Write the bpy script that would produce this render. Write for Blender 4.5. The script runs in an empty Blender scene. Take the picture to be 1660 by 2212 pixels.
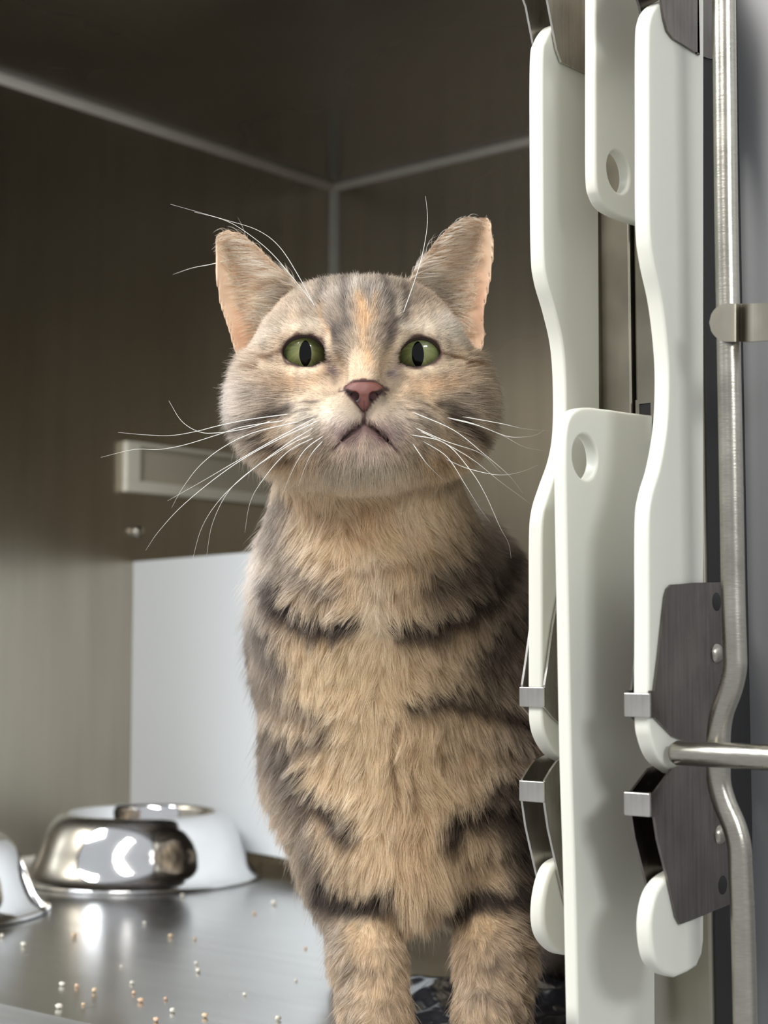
import bpy, bmesh, math, random
import numpy as np
from mathutils import Vector, Matrix, kdtree

random.seed(7)
rng = np.random.default_rng(11)
C = bpy.context.scene.collection
SC = bpy.context.scene

# ------------------------------------------------------------------ camera, world, lights, exposure
F = 3500.0                         # focal length in pixels of the 1660 x 2212 frame
TH = math.radians(39.6)            # the camera looks 39.6 degrees to the left of the kennel's depth axis
TILT = math.atan(294.0 / F)
HC = 0.22                          # camera height above the kennel floor
CT, ST = math.cos(TH), math.sin(TH)

cam_data = bpy.data.cameras.new('camera')
cam = bpy.data.objects.new('camera', cam_data); C.objects.link(cam)
cam.location = (0, 0, HC)
cam.rotation_euler = (math.pi / 2 + TILT, 0, TH)
cam_data.sensor_fit = 'AUTO'; cam_data.sensor_width = 36.0
cam_data.lens = F / 2212 * 36.0
cam_data.clip_start = 0.02; cam_data.clip_end = 30
cam_data.dof.use_dof = True
cam_data.dof.focus_distance = 0.762
cam_data.dof.aperture_fstop = 12.0
SC.camera = cam

SC.view_settings.view_transform = 'Standard'
SC.view_settings.look = 'None'
SC.view_settings.exposure = 0.0
SC.view_settings.gamma = 1.0
SC.view_settings.use_curve_mapping = False
SC.cycles.use_denoising = True
SC.cycles.max_bounces = 10
SC.cycles.diffuse_bounces = 3
SC.cycles.glossy_bounces = 6
SC.cycles.transmission_bounces = 6
SC.cycles.transparent_max_bounces = 6
SC.cycles.sample_clamp_indirect = 6.0
SC.cycles.use_adaptive_sampling = True
SC.cycles.adaptive_threshold = 0.03

world = bpy.data.worlds.new('world'); SC.world = world
world.use_nodes = True
wn = world.node_tree; wn.nodes.clear()
w_out = wn.nodes.new('ShaderNodeOutputWorld'); w_bg = wn.nodes.new('ShaderNodeBackground')
w_bg.inputs['Color'].default_value = (0.93, 0.96, 1.0, 1); w_bg.inputs['Strength'].default_value = 0.58
wn.links.new(w_bg.outputs[0], w_out.inputs[0])

def area(name, loc, size, energy, color, rot):
    l = bpy.data.lights.new(name, 'AREA'); l.shape = 'RECTANGLE'; l.size, l.size_y = size
    l.energy = energy; l.color = color
    o = bpy.data.objects.new(name, l); C.objects.link(o); o.location = loc; o.rotation_euler = rot
    return o
# the two fluorescent ceiling fittings of the ward, in front of the kennel and above it
area('ceiling_and_fill_lamp', (-0.35, -0.75, 1.45), (0.30, 1.1), 32, (1.0, 0.97, 0.93), (math.radians(12), 0, 0))
area('ceiling_and_fill_lamp', (1.50, -0.30, 1.06), (0.30, 0.7), 22, (0.92, 0.97, 1.0), (0, math.radians(40), 0))
area('ceiling_and_fill_lamp', (-1.9, -0.55, 1.75), (0.9, 0.7), 46, (0.93, 0.97, 1.0), (math.radians(35), math.radians(-38), 0))  # added fill from upper left to brighten the cat, clear of wall reflections

# ------------------------------------------------------------------ helpers
def ray(px, py):
    dx = (px - 830) / F; dy = (1106 - py) / F
    f = math.cos(TILT) - dy * math.sin(TILT); u = math.sin(TILT) + dy * math.cos(TILT)
    return np.array([dx / f, 1.0, u / f])          # in the view-aligned ground frame, per metre of depth
def P(px, py, Z):                                  # view-aligned ground frame (x right, y depth, z up)
    r = ray(px, py); return np.array([r[0] * Z, Z, HC + r[2] * Z])
def toW(p):                                        # -> world (kennel aligned: x along the back wall, y depth)
    return np.array([p[0] * CT - p[1] * ST, p[0] * ST + p[1] * CT, p[2]])
def onA(px, py, a):                                # ray meets the vertical plane x = a
    r = ray(px, py); k = a / (r[0] * CT - ST)
    return toW(np.array([r[0] * k, k, HC + r[2] * k]))
def onB(px, py, b):                                # ray meets the vertical plane y = b
    r = ray(px, py); k = b / (r[0] * ST + CT)
    return toW(np.array([r[0] * k, k, HC + r[2] * k]))
def onZ(px, py, z=0.0):
    r = ray(px, py); k = (z - HC) / r[2]
    return toW(np.array([r[0] * k, k, z]))

def s2l(c):
    c = np.asarray(c, float) / 255.0
    return np.where(c <= 0.04045, c / 12.92, ((c + 0.055) / 1.055) ** 2.4)
def rgb(*c):
    v = s2l(c); return (float(v[0]), float(v[1]), float(v[2]), 1.0)

def tag(o, label=None, cat=None, group=None, kind=None):
    if label: o['label'] = label
    if cat: o['category'] = cat
    if group: o['group'] = group
    if kind: o['kind'] = kind
    return o
def empty(name, loc=(0, 0, 0), rz=0.0):
    o = bpy.data.objects.new(name, None); C.objects.link(o); o.location = loc; o.rotation_euler = (0, 0, rz)
    o.empty_display_size = 0.02
    return o
def mesh_obj(name, verts, faces, mat, parent=None, smooth=False, world_coords=True):
    me = bpy.data.meshes.new(name); me.from_pydata([tuple(map(float, v)) for v in verts], [], [tuple(map(int, f)) for f in faces]); me.update()
    return link_mesh(name, me, mat, parent, smooth)
def link_mesh(name, me, mat, parent=None, smooth=False):
    if mat: me.materials.clear(); me.materials.append(mat)
    me.polygons.foreach_set('use_smooth', [smooth] * len(me.polygons))
    o = bpy.data.objects.new(name, me); C.objects.link(o)
    if parent:
        o.parent = parent
        # geometry is authored in world coordinates: bring it into the parent's frame
        m = Matrix.Translation(parent.location) @ parent.rotation_euler.to_matrix().to_4x4()
        if parent.parent: m = Matrix.Translation(parent.parent.location) @ parent.parent.rotation_euler.to_matrix().to_4x4() @ m
        me.transform(m.inverted())
    return o
def bevelled(o, w, seg=2):
    m = o.modifiers.new('bevel', 'BEVEL'); m.width = w; m.segments = seg; m.limit_method = 'ANGLE'; m.angle_limit = math.radians(40)
    o.data.polygons.foreach_set('use_smooth', [True] * len(o.data.polygons))
    n = o.modifiers.new('wn', 'WEIGHTED_NORMAL'); n.keep_sharp = False
    return o
def box(name, lo, hi, mat, parent=None, bev=0.0):
    x0, y0, z0 = lo; x1, y1, z1 = hi
    v = [(x0, y0, z0), (x1, y0, z0), (x1, y1, z0), (x0, y1, z0), (x0, y0, z1), (x1, y0, z1), (x1, y1, z1), (x0, y1, z1)]
    f = [(0, 3, 2, 1), (4, 5, 6, 7), (0, 1, 5, 4), (1, 2, 6, 5), (2, 3, 7, 6), (3, 0, 4, 7)]
    o = mesh_obj(name, v, f, mat, parent)
    return bevelled(o, bev) if bev else o
def tube_geo(pts, radii, seg=12, caps=True):
    pts = np.asarray(pts, float); n = len(pts)
    if np.isscalar(radii): radii = [radii] * n
    tan = np.gradient(pts, axis=0); tan /= np.linalg.norm(tan, axis=1)[:, None] + 1e-12
    up = np.array([0.0, 0, 1]) if abs(tan[0][2]) < 0.8 else np.array([1.0, 0, 0])
    V = []; nrm = np.cross(tan[0], up); nrm /= np.linalg.norm(nrm)
    for i in range(n):
        nrm = nrm - tan[i] * nrm.dot(tan[i]); nrm /= np.linalg.norm(nrm) + 1e-12
        bn = np.cross(tan[i], nrm)
        for k in range(seg):
            a = 2 * math.pi * k / seg
            V.append(pts[i] + radii[i] * (math.cos(a) * nrm + math.sin(a) * bn))
    Fc = []
    for i in range(n - 1):
        for k in range(seg):
            Fc.append((i * seg + k, i * seg + (k + 1) % seg, (i + 1) * seg + (k + 1) % seg, (i + 1) * seg + k))
    if caps:
        Fc.append(tuple(range(seg - 1, -1, -1))); Fc.append(tuple((n - 1) * seg + k for k in range(seg)))
    return V, Fc
def catmull(pts, m=8, closed=False):
    pts = np.asarray(pts, float); n = len(pts); out = []
    rngi = range(n) if closed else range(n - 1)
    for i in rngi:
        p0 = pts[(i - 1) % n] if closed or i > 0 else 2 * pts[0] - pts[1]
        p1 = pts[i]; p2 = pts[(i + 1) % n]
        p3 = pts[(i + 2) % n] if closed or i + 2 < n else 2 * pts[-1] - pts[-2]
        for k in range(m):
            t = k / m
            out.append(0.5 * ((2 * p1) + (-p0 + p2) * t + (2 * p0 - 5 * p1 + 4 * p2 - p3) * t * t + (-p0 + 3 * p1 - 3 * p2 + p3) * t ** 3))
    if not closed: out.append(pts[-1])
    return np.array(out)
def lathe(profile, seg=96):
    V = []; Fc = []
    for r, z in profile:
        for k in range(seg):
            a = 2 * math.pi * k / seg; V.append((r * math.cos(a), r * math.sin(a), z))
    for i in range(len(profile) - 1):
        for k in range(seg):
            Fc.append((i * seg + k, i * seg + (k + 1) % seg, (i + 1) * seg + (k + 1) % seg, (i + 1) * seg + k))
    return V, Fc

# ------------------------------------------------------------------ materials
def newmat(name):
    m = bpy.data.materials.new(name); m.use_nodes = True
    nt = m.node_tree; b = nt.nodes['Principled BSDF']
    return m, nt, b
def simple(name, col, rough=0.5, metal=0.0, **kw):
    m, nt, b = newmat(name)
    b.inputs['Base Color'].default_value = col; b.inputs['Roughness'].default_value = rough; b.inputs['Metallic'].default_value = metal
    for k, v in kw.items(): b.inputs[k.replace('_', ' ')].default_value = v
    return m
def steel(name, c0, c1, r0, r1, scale=(1, 1, 40), nscale=4.0, bump=0.02, blotch=3.0, aniso=0.0):
    """brushed stainless steel: stretched streaks plus soft smears in tint and roughness"""
    m, nt, b = newmat(name); N = nt.nodes; L = nt.links
    tc = N.new('ShaderNodeTexCoord'); mp = N.new('ShaderNodeMapping'); mp.inputs['Scale'].default_value = scale
    L.new(tc.outputs['Object'], mp.inputs['Vector'])
    n1 = N.new('ShaderNodeTexNoise'); n1.inputs['Scale'].default_value = nscale; n1.inputs['Detail'].default_value = 6
    L.new(mp.outputs[0], n1.inputs['Vector'])
    n2 = N.new('ShaderNodeTexNoise'); n2.inputs['Scale'].default_value = blotch; n2.inputs['Detail'].default_value = 3
    L.new(tc.outputs['Object'], n2.inputs['Vector'])
    mx = N.new('ShaderNodeMix'); mx.data_type = 'FLOAT'; mx.inputs[0].default_value = 0.5
    L.new(n1.outputs['Fac'], mx.inputs[2]); L.new(n2.outputs['Fac'], mx.inputs[3])
    cr = N.new('ShaderNodeValToRGB'); cr.color_ramp.elements[0].position = 0.32; cr.color_ramp.elements[1].position = 0.68
    cr.color_ramp.elements[0].color = c0; cr.color_ramp.elements[1].color = c1
    L.new(mx.outputs[0], cr.inputs[0]); L.new(cr.outputs[0], b.inputs['Base Color'])
    mr = N.new('ShaderNodeMapRange'); mr.inputs['From Min'].default_value = 0.3; mr.inputs['From Max'].default_value = 0.7
    mr.inputs['To Min'].default_value = r0; mr.inputs['To Max'].default_value = r1
    L.new(n2.outputs['Fac'], mr.inputs['Value']); L.new(mr.outputs[0], b.inputs['Roughness'])
    b.inputs['Metallic'].default_value = 1.0
    if aniso: b.inputs['Anisotropic'].default_value = aniso
    bp = N.new('ShaderNodeBump'); bp.inputs['Strength'].default_value = bump; bp.inputs['Distance'].default_value = 0.001
    L.new(n1.outputs['Fac'], bp.inputs['Height']); L.new(bp.outputs[0], b.inputs['Normal'])
    return m
M = {}
M['wall'] = steel('kennel_wall_steel', rgb(172, 165, 151), rgb(194, 187, 172), 0.24, 0.35, (14, 14, 1), 3.0, 0.10)
M['ceil'] = steel('kennel_ceiling_steel', rgb(150, 146, 144), rgb(164, 160, 158), 0.20, 0.32, (3, 3, 3), 2.0, 0.02)
M['floor'] = steel('kennel_floor_steel', rgb(198, 198, 197), rgb(218, 218, 217), 0.17, 0.28, (2, 30, 1), 3.0, 0.10, 9.0)
M['seam'] = steel('seam_steel', rgb(232, 226, 216), rgb(244, 240, 232), 0.45, 0.6, (20, 20, 20), 3.0, 0.05)
M['seam'].node_tree.nodes['Principled BSDF'].inputs['Metallic'].default_value = .12
M['frame'] = steel('frame_steel', rgb(138, 133, 120), rgb(158, 152, 138), 0.30, 0.45, (6, 6, 1), 9.0, 0.08, 25.0)
M['panel'] = steel('outer_panel_steel', rgb(172, 172, 173), rgb(184, 184, 185), 0.5, 0.6, (20, 20, 0.6), 3.0, 0.02)
M['polish'] = steel('polished_steel', rgb(225, 225, 226), rgb(238, 238, 238), 0.05, 0.10, (4, 4, 4), 6.0, 0.0, 20)
M['clip'] = steel('brushed_clip_steel', rgb(180, 176, 168), rgb(210, 206, 198), 0.22, 0.34, (60, 60, 4), 8.0, 0.06, 40)
M['rod'] = steel('satin_rod_steel', rgb(158, 154, 142), rgb(182, 177, 166), 0.24, 0.34, (30, 30, 200), 8.0, 0.10, 60)
M['lip'] = steel('lip_steel', rgb(216, 216, 214), rgb(232, 232, 230), 0.45, 0.6, (2, 30, 1), 3.0, 0.05, 9.0)
M['clip_dark_reflect'] = steel('clip_steel_dark_reflect', rgb(98, 92, 88), rgb(132, 126, 120), 0.20, 0.32, (60, 60, 4), 8.0, 0.06, 40)  # clip steel darkened; the dark surroundings it mirrors are put into the colour
M['plastic'] = simple('milky_white_plastic', rgb(216, 215, 203), 0.38, Subsurface_Weight=0.25, Subsurface_Scale=0.006)
M['plastic'].node_tree.nodes['Principled BSDF'].inputs['Subsurface Radius'].default_value = (1.0, 0.9, 0.7)
M['board'] = simple('white_board', rgb(236, 241, 244), 0.55)
M['plate'] = simple('pale_card', rgb(204, 198, 178), 0.55)
M['rim'] = simple('pale_rim', rgb(250, 246, 230), 0.5)
M['dark'] = simple('dark_void', rgb(20, 18, 18), 0.6)
M['crumb'] = simple('tan_crumb', rgb(214, 190, 158), 0.8)
M['crumb2'] = simple('pale_crumb', rgb(224, 218, 204), 0.8)
M['crumb3'] = simple('orange_crumb', rgb(212, 180, 152), 0.8)
M['bag'] = simple('dark_film', rgb(40, 41, 46), 0.22, Specular_IOR_Level=0.8)

# ------------------------------------------------------------------ the kennel shell
A0, A1, B0, B1, H = -1.37, -0.408, 0.640, 1.554, 0.82
tag(box('floor', (A0 - 0.004, B0, -0.004), (A1 + 0.004, B1 + 0.004, 0.0), M['floor']), kind='structure')
tag(box('wall_left', (A0 - 0.004, B0, 0), (A0, B1, H), M['wall']), kind='structure')
tag(box('wall_back', (A0, B1, 0), (A1 + 0.004, B1 + 0.004, H), M['wall']), kind='structure')
tag(box('wall_right', (A1, 0.652, 0), (A1 + 0.003, B1, H), M['wall']), kind='structure')
tag(box('ceiling', (A0 - 0.004, B0, H), (A1 + 0.004, B1 + 0.004, H + 0.004), M['ceil']), kind='structure')
def seam(n, p, q, r):
    V, Fc = tube_geo([p, q], r, 16); tag(mesh_obj('trim_%d' % n, V, Fc, M['seam'], smooth=True), kind='structure')
seam(1, (A0, B0, H), (A0, B1, H), 0.0085)
seam(2, (A0, B1, H), (A1, B1, H), 0.0075)
seam(3, (A0, B1, 0), (A0, B1, H), 0.0095)
seam(4, (A0, B0, 0), (A0, B1, 0), 0.005)
seam(5, (A0, B1, 0), (A1, B1, 0), 0.005)
# rolled lip along the front of the kennel floor and the head rail over the opening
tag(box('trim_6', (A0 - 0.03, B0 - 0.040, -0.045), (A1 - 0.004, B0, 0.0015), M['lip'], bev=0.004), kind='structure')
tag(box('trim_7', (A0 - 0.03, B0 - 0.010, H - 0.004), (A1 + 0.05, B0 + 0.004, H + 0.05), M['frame'], bev=0.003), kind='structure')
tag(box('trim_8', (A0 - 0.03, B0 - 0.010, -0.04), (A0 + 0.012, B0 + 0.004, H), M['frame'], bev=0.003), kind='structure')
# right-hand post: two folded channels with a seam between them
SX = onB(1366, 700, 0.65)[0]
tag(box('trim_9', (A1, 0.650, -0.06), (SX - 0.0008, 0.70, H + 0.10), M['frame'], bev=0.0012), kind='structure')
tag(box('trim_10', (SX + 0.0008, 0.6505, -0.06), (-0.3516, 0.70, H + 0.10), M['frame'], bev=0.0015), kind='structure')
tag(box('wall_outer', (-0.3516, 0.690, -0.5), (0.45, 0.694, 1.2), M['panel']), kind='structure')
tag(box('trim_11', (-0.3516, 0.6535, -0.06), (-0.3508, 0.6900, H + 0.10), M['dark']), kind='structure')
# small square strike recess in the post
sl = onB(1396, 888, 0.6495)
st = empty('strike_plate', (float(sl[0]), 0.6495, float(sl[2])))
tag(st, 'small square steel strike plate with a dark slot on the right-hand post', 'latch strike')
fr = []
for (x0, x1, z0, z1) in ((-.005, .005, .0035, .0055), (-.005, .005, -.0055, -.0035), (-.005, -.003, -.0035, .0035), (.003, .005, -.0035, .0035)):
    fr.append((x0, x1, z0, z1))
V = []; Fc = []
for x0, x1, z0, z1 in fr:
    b = len(V)
    for y in (-.0008, .0006):
        V += [(sl[0] + x0, .6495 + y, sl[2] + z0), (sl[0] + x1, .6495 + y, sl[2] + z0), (sl[0] + x1, .6495 + y, sl[2] + z1), (sl[0] + x0, .6495 + y, sl[2] + z1)]
    Fc += [(b, b + 1, b + 2, b + 3), (b + 4, b + 7, b + 6, b + 5), (b, b + 4, b + 5, b + 1), (b + 1, b + 5, b + 6, b + 2), (b + 2, b + 6, b + 7, b + 3), (b + 3, b + 7, b + 4, b)]
mesh_obj('rim', V, Fc, M['frame'], st)
box('slot', (sl[0] - .003, .6492, sl[2] - .0035), (sl[0] + .003, .6503, sl[2] + .0035), M['dark'], st)

# ------------------------------------------------------------------ things at the back of the kennel
# framed plate on the left wall
p0 = onA(262, 1062, A0); p1 = onA(262, 953, A0)
fz0, fz1, fb0 = p0[2], p1[2], p0[1]
fb1 = onA(640, 1000, A0)[1]
cf = empty('card_holder', (A0, float(fb0), float(fz0)))
tag(cf, 'pale framed metal card holder on the left kennel wall above the white board', 'card holder')
x0 = A0 + 0.0005
box('backing', (x0, fb0 + .008, fz0 + .008), (x0 + .003, fb1 - .008, fz1 - .004), M['plate'], cf)
for (b0, b1, z0, z1) in ((fb0, fb1, fz0, fz0 + .013), (fb0, fb0 + .020, fz0 + .013, fz1 - .004), (fb1 - .020, fb1, fz0 + .013, fz1 - .004), (fb0, fb1, fz1 - .004, fz1)):
    box('rim', (x0, b0, z0), (x0 + .009, b1, z1), M['rim'], cf, bev=0.001)
kp = onA(292, 1150, A0)
V, Fc = lathe([(0, .010), (.004, .0095), (.007, .007), (.0075, .004), (.005, .0), ], 24)
V = [(A0 + v[2], kp[1] + v[0], kp[2] + v[1]) for v in V]
tag(mesh_obj('rivet', V, Fc, M['clip'], smooth=True), 'round steel rivet head on the left wall between card holder and board', 'rivet')

# white board standing on small feet in front of the back wall
q0 = toW(np.array([-.2815, 1.81, 0])); q1 = toW(np.array([-.2815 + .27, 1.81 - 1.24 * .27, 0]))
d = (q1 - q0); Lb = np.linalg.norm(d); d /= Lb; nb = np.array([-d[1], d[0], 0.0])
bd = empty('white_board', tuple(float(v) for v in (q0 + q1) / 2), math.atan2(d[1], d[0]))
tag(bd, 'white rectangular plastic board standing upright at the back of the kennel', 'board')
def orbox(name, o, u0, u1, w0, w1, z0, z1, mat, parent, bev=0):
    V = []
    for z in (z0, z1):
        for (u, w) in ((u0, w0), (u1, w0), (u1, w1), (u0, w1)): V.append(o + d * u + nb * w + np.array([0, 0, z]))
    ob = mesh_obj(name, V, [(0, 3, 2, 1), (4, 5, 6, 7), (0, 1, 5, 4), (1, 2, 6, 5), (2, 3, 7, 6), (3, 0, 4, 7)], mat, parent)
    return bevelled(ob, bev) if bev else ob
orbox('panel', q0, 0, Lb, 0, .014, .018, .3165, M['board'], bd, .002)
for u in (.05, Lb - .09): orbox('foot', q0, u, u + .03, .001, .022, 0, .0182, M['dark'], bd)

# stainless feeding bowls
prof = [(.1085, .0012), (.1105, .0005), (.1118, .0018), (.1112, .0034), (.1075, .0048), (.1030, .0085), (.0985, .0150), (.0945, .0240),
        (.0910, .0340), (.0872, .0430), (.0822, .0515), (.0765, .0575), (.0715, .0598), (.0685, .0590), (.0668, .0560), (.0650, .0480),
        (.0610, .0340), (.0540, .0210), (.0440, .0130), (.0300, .0100), (.0, .0095)]
prof = [tuple(p) for p in catmull(prof, 4)]
prof = [(max(0.0, r) * 1.045, z * 1.05) for r, z in prof]
bw = toW(P(305, 1885, 1.588)); bw[2] = 0
V, Fc = lathe(prof, 128)
bowl = mesh_obj('feeding_bowl', V, Fc, M['polish'], smooth=True)
bowl.location = (float(bw[0]), float(bw[1]), 0.0)
tag(bowl, 'polished stainless steel feeding bowl, shown whole, in front of the white board', 'bowl', 'steel feeding bowls')
b2 = bowl.copy(); C.objects.link(b2)
w2 = toW(np.array([ray(-196, 1900)[0] * 1.375, 1.375, 0])); b2.location = (float(w2[0]), float(w2[1]), 0)
tag(b2, 'polished stainless steel feeding bowl cut off by the left edge of the photo', 'bowl', 'steel feeding bowls')

# crumbs scattered on the floor
crumbs = [(592, 1954, 4), (369, 2025, 3), (428, 2100, 3), (304, 2165, 3), (373, 2187, 3), (443, 2198, 3), (601, 2204, 3), (337, 2207, 3), (127, 2179, 3.4),
          (204, 2143, 3), (134, 2130, 3), (166, 2133, 2.6), (50, 2044, 3.4), (160, 2023, 3.2), (4, 2025, 3), (550, 1975, 2.4), (394, 1937, 3), (563, 1868, 3),
          (285, 2126, 2.4), (289, 2147, 2.2), (424, 2083, 2.2), (421, 2030, 2.2), (312, 1996, 2.2), (358, 2160, 2), (529, 2151, 2.2), (180, 2172, 1.8), (262, 2090, 1.8), (660, 2050, 1.8), (640, 2120, 1.8)]
base = None; crumb_objs = []
where = ['near the cat\'s leg', 'on the bright floor in the middle', 'by the front lip of the floor', 'in front of the bowl']
for i, (px, py, s) in enumerate(crumbs):
    if base is None:
        bm = bmesh.new(); bmesh.ops.create_icosphere(bm, subdivisions=2, radius=1.0)
        for v in bm.verts: v.co *= 1 + .22 * math.sin(5 * v.co.x + 3 * v.co.y) * math.cos(4 * v.co.z + v.co.x)
        me = bpy.data.meshes.new('crumb'); bm.to_mesh(me); bm.free(); me.materials.append(M['crumb'])
        me.polygons.foreach_set('use_smooth', [True] * len(me.polygons))
        base = bpy.data.objects.new('crumb', me); o = base
        base.material_slots[0].link = 'OBJECT'
    else: o = base.copy()
    C.objects.link(o)
    w = onZ(px, py); r = s * 0.00062
    o.location = (float(w[0]), float(w[1]), r * .75); o.scale = (r * 1.1, r * .9, r * .75); o.rotation_euler = (0, 0, i * 1.3)
    o.material_slots[0].link = 'OBJECT'; o.material_slots[0].material = (M['crumb2'], M['crumb'], M['crumb2'], M['crumb3'])[i % 4]
    o['category'] = 'crumb'; o['group'] = 'crumbs scattered on the kennel floor'
    crumb_objs.append((px, ('pale', 'tan', 'pale', 'orange')[i % 4], o))
words_ = ['leftmost', 'second', 'third', 'fourth', 'fifth', 'sixth', 'seventh', 'eighth', 'ninth', 'tenth', 'eleventh', 'twelfth', 'thirteenth', 'fourteenth', 'fifteenth', 'sixteenth']
for cn in ('pale', 'tan', 'orange'):
    for k, (_, _, o) in enumerate(sorted([c for c in crumb_objs if c[1] == cn], key=lambda c: c[0])):
        o['label'] = 'tiny %s dry crumb on the steel floor, %s of the %s crumbs' % (cn, words_[0] if k == 0 else words_[k] + ' from the left', cn)

# crumpled dark plastic film under the cat
def vnoise(p, seed=0):
    p = np.asarray(p, float); i = np.floor(p).astype(np.int64); f = p - i; f = f * f * (3 - 2 * f); out = 0
    for dx in (0, 1):
        for dy in (0, 1):
            for dz in (0, 1):
                h = (i[..., 0] + dx) * 374761393 + (i[..., 1] + dy) * 668265263 + (i[..., 2] + dz) * 2147483647 + seed * 974711
                h = (h ^ (h >> 13)) * 1274126177; h = (h ^ (h >> 16)) & 0xffff
                w = (f[..., 0] if dx else 1 - f[..., 0]) * (f[..., 1] if dy else 1 - f[..., 1]) * (f[..., 2] if dz else 1 - f[..., 2])
                out = out + w * (h / 32767.5 - 1)
    return out
n = 90; g = np.linspace(0, 1, n); U, W_ = np.meshgrid(g, g, indexing='ij')
X = .006 + .135 * U; Y = .80 + .30 * W_
pp = np.stack([X * 34, Y * 30, X * 0 + 3.3], -1)
hz = .010 + .010 * vnoise(pp, 1) + .005 * vnoise(pp * 2.3, 2) + .0008 * vnoise(pp * 6, 3)
edge = np.minimum(np.minimum(U, 1 - U) * 5, np.minimum(W_, 1 - W_) * 5).clip(0, 1)
hz = .0006 + hz * edge ** .7
V = [toW(np.array([X[i, j] + .004 * math.sin(j * .2), Y[i, j] + .01 * math.sin(i * .13), hz[i, j]])) for i in range(n) for j in range(n)]
Fc = [(i * n + j, (i + 1) * n + j, (i + 1) * n + j + 1, i * n + j + 1) for i in range(n - 1) for j in range(n - 1)]
tag(mesh_obj('plastic_sheet', V, Fc, M['bag'], smooth=True), 'crumpled glossy black plastic sheet on the floor under the cat', 'plastic sheet')

# ------------------------------------------------------------------ latch boards, clips and rods on the right-hand post
def flat_board(name, a, px_pts, thick, holes=(), mat=None, bev=.0012, smoothing=6, bcap=None):
    """outline given on the +x face plane x = a, real thickness towards -x"""
    def mk(pts):
        out = []
        for (x, y) in pts:
            w = onA(x, y, a); out.append((min(w[1], bcap) if bcap else w[1], w[2]))
        return out
    cu = bpy.data.curves.new(name, 'CURVE'); cu.dimensions = '2D'; cu.fill_mode = 'BOTH'
    cu.extrude = thick / 2 - bev; cu.bevel_depth = bev; cu.bevel_resolution = 3; cu.offset = -bev
    loops = [mk(px_pts)]
    for (hx, hy, hr) in holes:
        c = onA(hx, hy, a)
        loops.append([(c[1] + hr * math.cos(t), c[2] + hr * math.sin(t)) for t in np.linspace(0, 2 * math.pi, 48, endpoint=False)[::-1]])
    for lp in loops:
        sp = cu.splines.new('POLY'); sp.points.add(len(lp) - 1); sp.use_cyclic_u = True
        for k, (s, t) in enumerate(lp): sp.points[k].co = (s, t, 0, 1)
    tmp = bpy.data.objects.new('tmp', cu); C.objects.link(tmp)
    dg = bpy.context.evaluated_depsgraph_get(); dg.update()
    me = bpy.data.meshes.new_from_object(tmp.evaluated_get(dg)); bpy.data.objects.remove(tmp); bpy.data.curves.remove(cu)
    me.transform(Matrix(((0, 0, 1, a - thick / 2), (1, 0, 0, 0), (0, 1, 0, 0), (0, 0, 0, 1))))
    bmx = bmesh.new(); bmx.from_mesh(me); bmesh.ops.remove_doubles(bmx, verts=bmx.verts, dist=1e-6); bmesh.ops.recalc_face_normals(bmx, faces=bmx.faces); bmx.to_mesh(me); bmx.free()
    o = link_mesh(name, me, mat or M['plastic'], None, False)
    # sharpen flat faces, smooth the rounded edge
    sm = [abs(p.normal.x) < .995 for p in me.polygons]; me.polygons.foreach_set('use_smooth', sm)
    return o
def L_(pts, dx): return [(x + dx, y) for x, y in pts]
AF, DF, CF = -0.403, -0.374, -0.337
A_left = catmull([(1222, 46), (1198, 56), (1180, 84), (1172, 130), (1172, 350), (1174, 540), (1181, 605), (1200, 672), (1216, 744), (1222, 830), (1221, 930), (1211, 992), (1191, 1050), (1176, 1100), (1171, 1160), (1171, 1330), (1171, 1500), (1173, 1566), (1186, 1606), (1207, 1634), (1232, 1648)], 6)
A_pts = [tuple(p) for p in A_left] + [(1262, 1640), (1300, 1600), (1300, 200), (1302, 70), (1280, 52), (1250, 44)]
bA = flat_board('latch_board', AF, A_pts, .0075, bcap=.6485)
tag(bA, 'long white plastic latch board farthest left, narrow waisted, beside the cat', 'latch board', 'white plastic latch boards')
C_left = catmull([(1452, -8), (1420, 12), (1406, 40), (1402, 90), (1402, 280), (1403, 480), (1411, 560), (1430, 650), (1442, 750), (1445, 830), (1441, 920), (1427, 1005), (1409, 1068), (1402, 1130), (1402, 1330), (1402, 1540), (1409, 1600), (1428, 1644), (1462, 1672)], 6)
C_pts = [tuple(p) for p in C_left] + [(1495, 1664), (1520, 1640), (1522, 1600), (1522, 800), (1522, -20), (1505, -30), (1480, -20)]
bC = flat_board('latch_board', CF, C_pts, .0072)
tag(bC, 'long white plastic latch board farthest right, narrow waisted, held by steel clips with painted dark reflections', 'latch board', 'white plastic latch boards')
B_left = catmull([(1287, -60), (1287, 100), (1287, 250), (1288, 385), (1296, 425), (1312, 450), (1338, 466)], 6)
B_pts = [tuple(p) for p in B_left] + [(1372, 478), (1408, 489), (1412, 470), (1410, 200), (1410, -60)]
bB = flat_board('latch_board', DF, B_pts, .0060, holes=[(1337, 371, .0096)])
tag(bB, 'white plastic latch board hanging from above with a hole near its rounded lower end', 'latch board', 'white plastic latch boards')
D_left = catmull([(1278, 880), (1254, 882), (1235, 896), (1225, 925), (1222, 980), (1223, 1090), (1228, 1350), (1234, 1650), (1242, 1900), (1249, 2230)], 6)
D_pts = [(1411, 897), (1360, 891), (1320, 885)] + [tuple(p) for p in D_left] + [(1330, 2232), (1417, 2232), (1416, 1900), (1413, 1500), (1411, 1100), (1411, 920)]
bD = flat_board('latch_board', DF, D_pts, .0062, holes=[(1265, 987, .0098)])
tag(bD, 'wide white plastic latch board running down to the lower edge, hole near its top', 'latch board', 'white plastic latch boards')
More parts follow.
